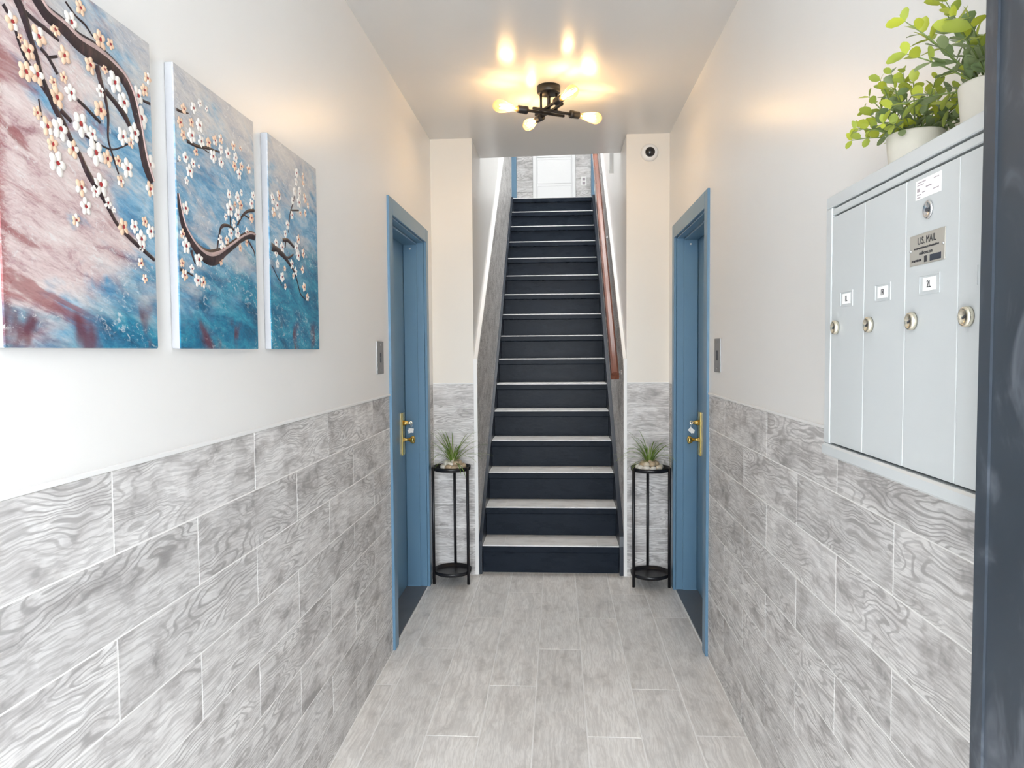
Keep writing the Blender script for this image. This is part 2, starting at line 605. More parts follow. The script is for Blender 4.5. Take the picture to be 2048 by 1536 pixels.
tag(link('wall_stair_header', boxes_mesh('w', [(-0.82, 0.71, 4.95, 5.05, 3.2, ZC2)], m_wall)), 'wall above the hallway ceiling at the stairwell opening', 'wall', kind='structure')
tag(link('ceiling_upstairs', boxes_mesh('c', [(-1.3, 1.3, 4.95, YF + 0.15, ZC2, ZC2 + 0.1)], m_wall)), 'white ceiling over the stairwell and upper landing', 'ceiling', kind='structure')
tag(link('floor_landing', boxes_mesh('f', [(-1.2, 1.2, YTOP + 0.28, YF, ZTOP - 0.16, ZTOP)], m_ttile)), 'floor of the upper landing at the head of the stairs', 'floor', kind='structure')
tag(link('wall_light_seal', boxes_mesh('w', [(-0.82, 0.71, YTOP + 0.301, YTOP + 0.4, -0.1, ZTOP - 0.17)], m_grout)), 'unseen panel added beneath the stairs to stop light leaks', 'wall', kind='structure')  # unseen, added to keep outside light from leaking through the steps
# entrance end
tag(link('wall_front', boxes_mesh('w', [(-1.06, -0.77, Y0 - 0.12, Y0, -0.02, ZC), (0.67, 0.96, Y0 - 0.12, Y0, -0.02, ZC), (-0.77, 0.67, Y0 - 0.12, Y0, 2.74, ZC)], m_wall)), 'front wall around the open entrance behind the viewer', 'wall', kind='structure')
tag(link('floor_stoop', boxes_mesh('f', [(-6, 6, -9, Y0, -0.08, -0.02)], m_concrete)), 'pale concrete pavement outside the entrance', 'floor', kind='structure')
# ------------------------------------------------------------------ staircase
st = empty('staircase', (0, D1, 0))
tag(st, 'steep dark navy staircase with grey tiled treads rising to the landing', 'staircase')
NOSE = 0.024


def world_child(o, parent):
    """keep a world-placed object in place under a moved empty"""
    o.parent = parent
    o.matrix_parent_inverse = Matrix.Translation(parent.location).inverted() if parent.rotation_euler[:] == (0, 0, 0) else parent.matrix_world.inverted()
    return o


def prism_x(name, x0, x1, prof, mat):
    n = len(prof)
    vs = [(x0, y, z) for y, z in prof] + [(x1, y, z) for y, z in prof]
    fs = [tuple(range(n)), tuple(range(2 * n - 1, n - 1, -1))]
    fs += [(i, i + n, (i + 1) % n + n, (i + 1) % n) for i in range(n)]
    me = mesh(name, vs, fs, mat)
    bm = bmesh.new()
    bm.from_mesh(me)
    bmesh.ops.recalc_face_normals(bm, faces=bm.faces[:])
    bm.to_mesh(me)
    bm.free()
    return me


for k in range(NSTEP):
    y, z = D1 + k * RUN, R1 + k * RISE
    yr = y + NOSE
    zb = 0.0 if k == 0 else z - RISE
    # riser board, slightly bowed as hand-laid boards are
    world_child(box('riser', (TL, TR, yr, yr + 0.02, zb - 0.006, z - 0.052), m_navy, bev=0.002), st)
    # bullnose under the tile
    pr = [(y + 0.001, z - 0.046), (y + 0.004, z - 0.052), (yr + 0.02, z - 0.052), (yr + 0.02, z - 0.009), (y, z - 0.009)]
    world_child(link('nosing', prism_x('nosing', TL, TR, pr, m_navy)), st)
    # tread board behind the nosing
    yb = y + RUN + NOSE if k < NSTEP - 1 else y + 0.28
    world_child(box('tread', (TL, TR, yr + 0.02, yb + 0.018, z - 0.03, z - 0.011), m_navy), st)
    # three tiles per tread
    if k % 2 == 0:
        cuts = [TL + 0.004, -0.365, 0.255, TR - 0.004]
    else:
        cuts = [TL + 0.004, -0.372, 0.262, TR - 0.004]
    for i in range(3):
        L, Wd = cuts[i + 1] - cuts[i] - 0.004, yb - y - 0.001
        me = boxes_mesh('tread_tile', [(-L / 2, L / 2, -0.004, 0.004, -Wd / 2, Wd / 2)], m_ttile)
        bevel_mesh(me, 0.0012)
        o = link('tread_tile', me, None, ((cuts[i] + cuts[i + 1]) / 2, (y + yb) / 2, z - 0.004), (math.pi / 2, 0, 0))
        world_child(o, st)
    # light grout bed that shows in the joints and as the pale edge line
    world_child(box('tile_bed', (TL + 0.001, TR - 0.001, y + 0.0015, yb, z - 0.0088, z - 0.0008), m_trimw), st)

for x0, x1, off, nm in ((SL + 0.0005, TL, 0.05, 'stringer'), (TR, SR - 0.0005, 0.09, 'stringer')):
    ln = lambda y: STOP(y) + off
    y0, ye = D1 - 0.035, YTOP + 0.02
    zt = 0.195
    ys = D1 + (zt - off - R1) * RUN / RISE + 0.0
    yc = YTOP - off * RUN / RISE
    pr = [(y0, 0.002), (ye, ZTOP - 0.6), (ye, ZTOP - 0.002), (yc, ZTOP - 0.002), (max(ys, y0 + 0.01), max(zt, ln(max(ys, y0 + 0.01)))), (y0, zt)]
    world_child(link('stringer', prism_x('stringer', x0, x1, pr, m_stringer)), st)

# ------------------------------------------------------------------ side doors
def brass_lock(parent, face, sign, yk):
    """tall brass plate with knob and key cylinder; sign = direction out of the slab"""
    pl = box('lock_plate', (min(face, face + sign * 0.008), max(face, face + sign * 0.008), yk - 0.028, yk + 0.028, 0.848, 1.108), m_brass, parent, bev=0.0015)
    kn = lathe_mesh('knob', [(0, 0), (0.017, 0), (0.017, 0.004), (0.009, 0.007), (0.009, 0.034), (0.014, 0.040), (0.023, 0.050), (0.026, 0.058), (0.023, 0.066), (0.010, 0.071), (0, 0.071)], m_brass, 18)
    k = link('knob', kn, pl, (sign * 0.0025, 0, 0.942 - 0.978), (0, sign * math.pi / 2, 0))
    cy = lathe_mesh('lock_cylinder', [(0, 0), (0.0165, 0), (0.0165, 0.016), (0.013, 0.020), (0.013, 0.030), (0, 0.031)], m_brass, 18)
    link('lock_cylinder', cy, pl, (sign * 0.0025, 0, 1.045 - 0.978), (0, sign * math.pi / 2, 0))
    return pl


def side_door(name, face, sign, label):
    """sign: +1 left wall (door recessed towards -x), -1 right wall"""
    d = empty(name, (face - sign * 0.13, (OP0 + OP1) / 2, 0))
    tag(d, label, 'door', kind='structure')

    def B(nm, a0, a1, y0, y1, z0, z1, mat=m_blue, bev=0.002):
        xa, xb = sorted((face + sign * a0, face + sign * a1))
        return world_child(box(nm, (xa, xb, y0, y1, z0, z1), mat, bev=bev), d)
    B('casing', -0.004, 0.012, CAS0, OP0 + 0.006, 0.0, CASZ - 0.0005)
    B('casing', -0.004, 0.012, OP1 - 0.006, CAS1, 0.0, CASZ - 0.0005)
    B('casing', -0.004, 0.012, OP0 + 0.0065, OP1 - 0.0065, OPZ - 0.006, CASZ)
    B('jamb', -0.20, -0.0045, OP0 - 0.004, OP0 + 0.012, 0.0, OPZ - 0.001)
    B('jamb', -0.20, -0.0045, OP1 - 0.012, OP1 + 0.004, 0.0, OPZ - 0.001)
    B('jamb', -0.20, -0.0045, OP0 + 0.0125, OP1 - 0.0125, OPZ - 0.012, OPZ + 0.004)
    B('door_stop', -0.128, -0.045, OP0 + 0.0125, OP0 + 0.024, 0.0, OPZ - 0.0125)
    B('door_stop', -0.128, -0.045, OP1 - 0.024, OP1 - 0.0125, 0.0, OPZ - 0.0125)
    B('door_stop', -0.128, -0.045, OP0 + 0.0245, OP1 - 0.0245, OPZ - 0.024, OPZ - 0.0125)
    slab = B('door_slab', -0.175, -0.130, OP0 + 0.0145, OP1 - 0.0145, 0.012, OPZ - 0.0145)
    sad = B('saddle', -0.20, -0.006, OP0 + 0.0125, OP1 - 0.0125, -0.05, 0.006, m_slate)
    B('grout_line', -0.0055, 0.0, OP0 + 0.006, OP1 - 0.006, -0.05, 0.002, m_trimw, 0)
    fx = face - sign * 0.1295
    pl = brass_lock(None, fx, sign, 4.325)
    world_child(pl, d)
    dot = link('bumper', lathe_mesh('bumper', [(0, 0), (0.006, 0), (0.006, 0.003), (0, 0.0045)], m_plastic, 10), None,
               (face - sign * 0.085, OP1 - 0.024, 2.112), (math.pi / 2, 0, 0))
    world_child(dot, d)
    return d


d1 = side_door('door_1', XL, 1, 'blue painted door with brass lock in the left wall')
d2 = side_door('door_2', XR, -1, 'blue painted door with brass lock in the right wall')


def keys(face, sign, tilt, label):
    """key in the cylinder with a ring and white paper tags"""
    e = empty('door_keys', (face + sign * 0.031, 4.325, 1.045))
    tag(e, label, 'keys', 'keys hanging in the hallway doors')
    bow = lathe_mesh('key', [(0.004, -0.001), (0.012, -0.001), (0.012, 0.001), (0.004, 0.001), (0.004, -0.001)], m_nickel, 14)
    k = link('key', bow, e, (sign * 0.020, 0, 0), (math.pi / 2, 0, 0))
    box('key_blade', (-0.008, 0.009, -0.001, 0.001, -0.003, 0.003), m_nickel, e).location = (sign * 0.001, 0, 0)
    ring = []
    for i in range(17):
        a = 2 * math.pi * i / 16
        ring.append((sign * 0.024 + 0.011 * math.cos(a) * 0.3, 0.002 * math.sin(a), -0.014 + 0.012 * math.sin(a)))
    link('key_ring', tube_mesh('key_ring', ring, 0.0009, m_chrome, 6, False), e)
    for i, (w, h, dz, ry) in enumerate(((0.032, 0.026, -0.046, tilt), (0.024, 0.022, -0.050, tilt - 0.5))):
        t = boxes_mesh('paper_tag', [(-w / 2, w / 2, -0.0006, 0.0006, -h / 2, h / 2)], m_paper)
        link('paper_tag', t, e, (sign * (0.022 - 0.006 * i), -0.004 - 0.004 * i, dz), (0, ry, 0.25 * sign))
        if i == 0:
            ink = boxes_mesh('writing', [(-0.009, 0.007, -0.0003, 0.0003, 0.003, 0.0045), (-0.009, 0.004, -0.0003, 0.0003, -0.001, 0.0005), (-0.004, 0.008, -0.0003, 0.0003, -0.006, -0.0045)], m_inkpink)
            link('writing', ink, bpy.data.objects[C.objects[-1].name], (0, -0.0009, 0))
    return e


keys(XL - 0.1295, 1, 0.15, 'keys with white paper tag hanging from the left blue door')
keys(XR + 0.1295, -1, 0.75, 'keys with tilted white paper tag hanging from the right blue door')

# steel plates beside the doors
for face, sign, y0, y1, lab in ((XL, 1, 3.212, 3.328, 'grey steel cover plate on the left wall beside the blue door'),
                                (XR, -1, 3.205, 3.318, 'grey steel cover plate on the right wall beside the blue door')):
    e = empty('cover_plate', (face, (y0 + y1) / 2, 1.378))
    tag(e, lab, 'wall plate', 'steel plates beside the doors')
    xa, xb = sorted((face, face + sign * 0.005))
    world_child(box('plate', (xa, xb, y0, y1, 1.378, 1.528), m_steel, bev=0.0012), e)
    for zz in (1.395, 1.511):
        s = link('screw', lathe_mesh('screw', [(0, 0), (0.005, 0), (0.0045, 0.0018), (0, 0.002)], m_steel, 10), None,
                 (face + sign * 0.005, (y0 + y1) / 2, zz), (0, sign * math.pi / 2, 0))
        world_child(s, e)
    rv = box('slot', (min(face + sign * 0.004, face + sign * 0.0055), max(face + sign * 0.004, face + sign * 0.0055), (y0 + y1) / 2 - 0.012, (y0 + y1) / 2 + 0.012, 1.43, 1.475), m_mail_dark, bev=0)
    world_child(rv, e)

# ------------------------------------------------------------------ upper landing: white door, blue casings, switch plate
d3 = empty('door_3', (-0.04, YF, ZTOP))
tag(d3, 'white panelled door on the landing at the top of the stairs', 'door', kind='structure')
for b, nm in (((-0.318, -0.272, YF - 0.030, YF - 0.001, ZTOP + 0.001, 5.2), 'casing'), ((0.195, 0.241, YF - 0.030, YF - 0.001, ZTOP + 0.001, 5.2), 'casing'),
              ((-0.2715, 0.1945, YF - 0.018, YF - 0.001, ZTOP + 0.005, 5.2), 'door_slab')):
    world_child(box(nm, b, m_white_door, bev=0.003), d3)
for z0, z1 in ((ZTOP + 0.06, 3.642), (3.672, 3.984), (4.012, 4.42), (4.45, 5.1)):
    world_child(box('door_panel', (-0.262, 0.186, YF - 0.026, YF - 0.018, z0, z1), m_white_door, bev=0.006), d3)
trim((-0.60, -0.536, YF - 0.034, YF - 0.001, ZTOP + 0.001, 5.3), 'blue door casing at the left end of the upper landing', m_blue)
trim((0.445, 0.495, YF - 0.034, YF - 0.001, ZTOP + 0.001, 5.3), 'blue door casing at the right end of the upper landing', m_blue)
e = empty('outlet_plate', (0.348, YF - 0.0105, 3.64))
tag(e, 'white double outlet plate on the tiles right of the white landing door', 'outlet')
world_child(box('plate', (0.312, 0.384, YF - 0.016, YF - 0.0105, 3.637, 3.757), m_plastic, bev=0.002), e)
for zz in (3.672, 3.722):
    world_child(box('socket', (0.330, 0.366, YF - 0.018, YF - 0.016, zz - 0.017, zz + 0.017), m_inkpink, bev=0.002), e)

# raceway on the right stair wall
m_steelgrey = simple('raceway_grey', (0.50, 0.50, 0.49), 0.4)
e = empty('cable_raceway', (0.441, 5.76, 2.87))
tag(e, 'pale square cable raceway on the right stair wall above the handrail', 'raceway')
world_child(link('channel', prism_x('channel', 0.412, 0.4408, [(5.740, 2.875), (5.785, 2.90), (5.785, 4.2), (5.740, 4.2)], m_steelgrey)), e)
world_child(link('end_cap', prism_x('end_cap', 0.409, 0.4408, [(5.736, 2.862), (5.789, 2.884), (5.789, 2.912), (5.736, 2.888)], m_steelgrey)), e)

# ------------------------------------------------------------------ handrail
RS = 0.85
hr = empty('handrail', (0.373, 4.74, 1.31))
tag(hr, 'reddish brown wooden handrail climbing the right side of the stairs', 'handrail')
ang = math.atan(RS)
Lr = 4.95
prof = [(-0.026, -0.030), (0.026, -0.030), (0.028, -0.008), (0.024, 0.022), (0.012, 0.032), (-0.012, 0.032), (-0.024, 0.022), (-0.028, -0.008)]
vs = [(x, 0, z) for x, z in prof] + [(x, Lr, z) for x, z in prof]
n = len(prof)
fs = [tuple(range(n)), tuple(range(2 * n - 1, n - 1, -1))] + [(i, (i + 1) % n, (i + 1) % n + n, i + n)[::-1] for i in range(n)]
me = mesh('rail', vs, fs, m_rail)
bm = bmesh.new(); bm.from_mesh(me); bmesh.ops.recalc_face_normals(bm, faces=bm.faces[:]); bm.to_mesh(me); bm.free()
link('rail', me, hr, (0, 0, 0), (ang, 0, 0))
for yb in (4.86, 6.15, 7.02, 8.1):
    zr = 1.31 + RS * (yb - 4.74) - 0.042
    pts = [(0.0, yb - 4.74, zr - 1.31), (0.006, yb - 4.74, zr - 1.31 - 0.022), (0.022, yb - 4.74, zr - 1.31 - 0.038), (0.052, yb - 4.74, zr - 1.31 - 0.040)]
    b = link('bracket', tube_mesh('bracket', pts, 0.005, m_chrome, 8), hr)
    link('rosette', lathe_mesh('rosette', [(0, 0), (0.019, 0), (0.017, 0.004), (0.007, 0.006), (0, 0.006)], m_chrome, 14), b,
         (0.0515, yb - 4.74, zr - 1.31 - 0.040), (0, -math.pi / 2, 0))

# ------------------------------------------------------------------ security camera
e = empty('security_camera', (0.585, D, 2.729))
tag(e, 'round white security camera with black lens high on the right wall end', 'camera')
link('housing', lathe_mesh('housing', [(0, 0), (0.054, 0), (0.055, 0.012), (0.050, 0.028), (0.040, 0.036), (0.030, 0.038), (0, 0.038)], m_plastic, 28), e, (0, -0.001, 0), (math.pi / 2, 0, 0))
link('lens', lathe_mesh('lens', [(0.030, 0), (0.031, 0.010), (0.028, 0.020), (0.020, 0.027), (0.010, 0.031), (0, 0.032)], m_lens, 24), e, (0.0, -0.034, -0.004), (math.pi / 2, 0, 0))

# ------------------------------------------------------------------ ceiling lamp
LC = (-0.042, 3.805)
lamp = empty('ceiling_light', (LC[0], LC[1], ZC))
tag(lamp, 'black four-arm ceiling light with glowing amber filament bulbs', 'ceiling light')
link('canopy', lathe_mesh('canopy', [(0, -0.0005), (0.060, -0.0005), (0.060, -0.032), (0.056, -0.038), (0, -0.038)], m_bronze, 32), lamp)
u = Vector((0.869, 0.495, 0))
v = Vector((-0.495, 0.869, 0))
ZB = -0.132


def glass_mat():
    g = G('amber_glass')
    fr = g.n('LayerWeight', Blend=0.35).outputs['Facing']
    tr_ = g.n('BsdfTransparent', Color=(1.0, 0.90, 0.70))
    gl = g.n('BsdfGlossy', Color=(1.0, 0.93, 0.8), Roughness=0.04)
    em = g.n('BsdfTranslucent', Color=(1.0, 0.80, 0.45))
    f2 = g.math('MULTIPLY', g.math('POWER', fr, 2.0), 0.5)
    m1 = g.n('MixShader', Fac=0.10, i1=tr_.outputs[0], i2=em.outputs[0])
    mx = g.n('MixShader', Fac=f2, i1=m1.outputs[0], i2=gl.outputs[0])
    g.t.links.new(mx.outputs[0], g.out.inputs[0])
    return g.m


def glow(name, col, s):
    g = G(name)
    em = g.n('Emission', Color=col, Strength=s)
    g.t.links.new(em.outputs[0], g.out.inputs[0])
    return g.m


m_glass = glass_mat()
m_fil = glow('filament', (1.0, 0.67, 0.35), 270.0)
m_base = simple('bulb_base', (0.80, 0.52, 0.22), 0.3, metal=1.0)
bulb_prof = [(0.013, 0), (0.0135, 0.010), (0.016, 0.026), (0.022, 0.050), (0.029, 0.078), (0.032, 0.096), (0.031, 0.110), (0.026, 0.124), (0.016, 0.134), (0.005, 0.138), (0, 0.1385)]
me_glass = lathe_mesh('bulb', bulb_prof, m_glass, 24)
me_sock = lathe_mesh('socket', [(0, 0), (0.012, 0), (0.020, 0.004), (0.0205, 0.018), (0.019, 0.020), (0.019, 0.055), (0.016, 0.058), (0, 0.058)], m_bronze, 20)
me_base = lathe_mesh('bulb_base', [(0, -0.012), (0.012, -0.012), (0.0125, 0.004), (0.011, 0.008), (0.004, 0.014), (0, 0.014)], m_base, 16)
me_fil = None
fv, ff = [], []
for k in range(4):
    a = math.pi / 4 + k * math.pi / 2
    p0 = Vector((0.005 * math.cos(a), 0.005 * math.sin(a), 0.028))
    p1 = Vector((0.011 * math.cos(a), 0.011 * math.sin(a), 0.098))
    t = tube_mesh('f', [p0, p1], 0.0014, m_fil, 6)
    o_ = len(fv)
    fv += [x.co.copy() for x in t.vertices]
    ff += [tuple(o_ + i for i in p.vertices) for p in t.polygons]
me_fil = mesh('filament', fv, ff, m_fil)
# two pairs of parallel bars; each carries one bulb at one end
for d, side, o, z in ((-u, v, 0.022, ZB), (u, v, -0.022, ZB), (-v, u, -0.022, ZB + 0.0145), (v, u, 0.022, ZB + 0.0145)):
    base = side * o + Vector((0, 0, z))
    a, b = base - d * 0.105, base + d * 0.125
    c = (a + b) / 2
    me = boxes_mesh('arm', [(-0.006, 0.006, -0.006, 0.006, -0.115, 0.115)], m_bronze)
    bevel_mesh(me, 0.001)
    q = d.to_track_quat('Z', 'Y')
    ao = link('arm', me, lamp, c)
    ao.rotation_euler = q.to_euler()
    so = link('socket', me_sock, lamp, base + d * 0.112)
    so.rotation_euler = q.to_euler()
    bo = link('bulb', me_glass, lamp, base + d * 0.170)
    bo.rotation_euler = q.to_euler()
    link('bulb_base', me_base, bo)
    link('filament', me_fil, bo)
    sp = base - d * 0.0 + Vector((0, 0, 0))
    link('stem', tube_mesh('stem', [sp + d * 0.034, Vector((sp.x + d.x * 0.034, sp.y + d.y * 0.034, -0.036))], 0.0065, m_bronze, 10), lamp)

# ------------------------------------------------------------------ paintings
PX = XL + 0.020
BLOSSOMS = {1:[(1.033,1.97,0.0138,'m'),(1.087,1.972,0.0164,'m'),(1.064,1.941,0.0142,'p'),(1.126,1.999,0.011,'p'),(1.145,1.966,0.0142,'p'),(1.164,2.028,0.0165,'w'),(1.19,2.063,0.0127,'p'),(1.24,2.031,0.0165,'p'),(1.057,1.907,0.015,'p'),(1.081,1.911,0.0154,'m'),(1.117,1.913,0.0089,'p'),(1.142,1.93,0.0091,'p'),(1.123,1.892,0.017,'p'),(1.159,1.911,0.0144,'w'),(1.211,1.976,0.014,'p'),(1.278,1.971,0.0193,'w'),(1.304,1.945,0.0185,'w'),(1.234,1.908,0.0164,'p'),(1.237,1.941,0.011,'w'),(1.251,1.985,0.0089,'p'),(1.351,1.973,0.0168,'w'),(1.374,1.992,0.0122,'p'),(1.359,1.933,0.0217,'w'),(1.336,1.898,0.0178,'w'),(1.298,1.88,0.0161,'w'),(1.323,1.877,0.0106,'m'),(1.18,1.867,0.0199,'w'),(1.21,1.859,0.0129,'w'),(1.099,1.838,0.0146,'m'),(1.129,1.843,0.018,'w'),(1.11,1.814,0.0128,'p'),(1.158,1.82,0.0154,'m'),(1.217,1.83,0.0216,'w'),(1.25,1.828,0.0144,'p'),(1.282,1.832,0.0102,'p'),(1.31,1.825,0.0174,'w'),(1.119,1.786,0.0189,'w'),(1.176,1.76,0.0146,'m'),(1.228,1.777,0.0196,'w'),(1.213,1.762,0.0108,'w'),(1.288,1.797,0.0114,'m'),(1.386,1.852,0.0185,'w'),(1.383,1.804,0.0147,'m'),(1.386,2.019,0.0123,'m'),(1.27,2.036,0.0101,'p'),(1.078,1.853,0.0096,'p'),(1.048,1.953,0.0065,'p'),(1.186,1.731,0.0143,'w'),(1.16,1.703,0.0105,'m'),(1.247,1.749,0.0113,'w'),(1.214,1.762,0.0092,'w'),(1.264,1.74,0.0057,'w'),(1.291,1.714,0.0156,'p'),(1.326,1.721,0.013,'w'),(1.362,1.736,0.0103,'p'),(1.38,1.72,0.0146,'w'),(1.348,1.701,0.0163,'w'),(1.35,1.687,0.0102,'w'),(1.344,1.654,0.0101,'m'),(1.356,1.626,0.0092,'m')],2:[(1.522,2.005,0.0112,'p'),(1.565,2.021,0.0125,'w'),(1.594,2.041,0.0096,'w'),(1.625,2.039,0.0076,'w'),(1.506,1.971,0.012,'p'),(1.517,1.948,0.0111,'p'),(1.554,1.986,0.0103,'p'),(1.589,1.991,0.0159,'w'),(1.553,1.957,0.0165,'w'),(1.596,1.957,0.0138,'w'),(1.63,1.964,0.0119,'p'),(1.662,1.977,0.0122,'m'),(1.692,1.99,0.0113,'m'),(1.57,1.927,0.0094,'p'),(1.65,1.938,0.0154,'w'),(1.69,1.965,0.0113,'w'),(1.689,1.935,0.0135,'w'),(1.726,1.965,0.0138,'w'),(1.759,1.992,0.0117,'m'),(1.769,1.967,0.013,'w'),(1.762,1.944,0.0117,'p'),(1.786,1.93,0.0131,'w'),(1.801,1.953,0.012,'m'),(1.845,1.957,0.0123,'m'),(1.798,1.997,0.0072,'m'),(1.523,1.902,0.0122,'w'),(1.556,1.897,0.0104,'w'),(1.54,1.877,0.0144,'w'),(1.526,1.853,0.0091,'w'),(1.582,1.898,0.0053,'w'),(1.498,1.893,0.006,'w'),(1.726,1.866,0.0103,'w'),(1.774,1.874,0.0095,'w'),(1.797,1.886,0.0084,'w'),(1.518,1.792,0.0145,'w'),(1.516,1.712,0.0167,'w'),(1.57,1.689,0.0172,'w'),(1.498,1.673,0.0099,'p'),(1.502,1.735,0.011,'m'),(1.538,1.665,0.0101,'w'),(1.506,1.648,0.0132,'m'),(1.561,1.642,0.0137,'w'),(1.587,1.64,0.0128,'m'),(1.676,1.698,0.0098,'p'),(1.689,1.73,0.0148,'w'),(1.676,1.75,0.011,'w'),(1.71,1.753,0.0113,'m'),(1.731,1.773,0.0127,'w'),(1.77,1.78,0.0143,'w'),(1.775,1.764,0.0117,'w'),(1.783,1.745,0.0091,'p'),(1.822,1.764,0.0093,'p'),(1.824,1.792,0.0107,'w'),(1.731,1.832,0.019,'w'),(1.773,1.826,0.0156,'w'),(1.775,1.869,0.013,'w'),(1.728,1.867,0.0114,'w'),(1.792,1.853,0.0118,'p'),(1.759,1.849,0.0077,'p'),(1.707,1.81,0.0088,'w'),(1.75,1.801,0.0103,'w'),(1.857,1.87,0.0136,'w'),(1.855,1.833,0.0122,'p'),(1.869,1.895,0.011,'w')],3:[(2.192,2.031,0.0146,'w'),(2.186,2.003,0.0131,'w'),(2.247,2.036,0.0105,'m'),(2.25,2.012,0.0105,'m'),(2.172,1.972,0.0116,'w'),(2.214,1.983,0.0118,'w'),(2.043,1.934,0.0122,'m'),(1.996,1.919,0.0106,'w'),(2.256,1.974,0.0105,'m'),(2.002,1.911,0.0147,'w'),(2.029,1.9,0.0134,'w'),(2.004,1.877,0.0147,'m'),(2.046,1.931,0.0135,'m'),(2.171,1.969,0.0127,'w'),(2.206,1.945,0.0162,'w'),(2.26,1.968,0.0149,'m'),(2.152,1.939,0.011,'w'),(2.145,1.894,0.0126,'w'),(2.047,1.874,0.009,'w'),(2.218,1.914,0.0097,'m'),(2.262,1.923,0.0116,'m'),(2.108,1.859,0.0139,'w'),(2.089,1.829,0.0122,'w'),(2.018,1.793,0.0118,'w'),(2.062,1.786,0.0151,'w'),(2.017,1.763,0.0118,'w'),(2.195,1.829,0.0145,'m'),(2.179,1.801,0.0144,'w'),(2.235,1.792,0.0147,'m'),(2.192,1.779,0.0161,'w'),(2.023,1.733,0.0119,'w'),(2.057,1.7,0.0151,'w'),(2.136,1.746,0.0141,'w'),(2.166,1.727,0.0127,'w'),(2.079,1.727,0.0091,'m'),(2.227,1.739,0.013,'m'),(2.147,1.712,0.0094,'m'),(2.238,1.686,0.0148,'m'),(2.266,1.656,0.0133,'m'),(2.08,1.674,0.0091,'m'),(2.212,1.974,0.013,'w'),(2.288,1.95,0.0101,'m')]}
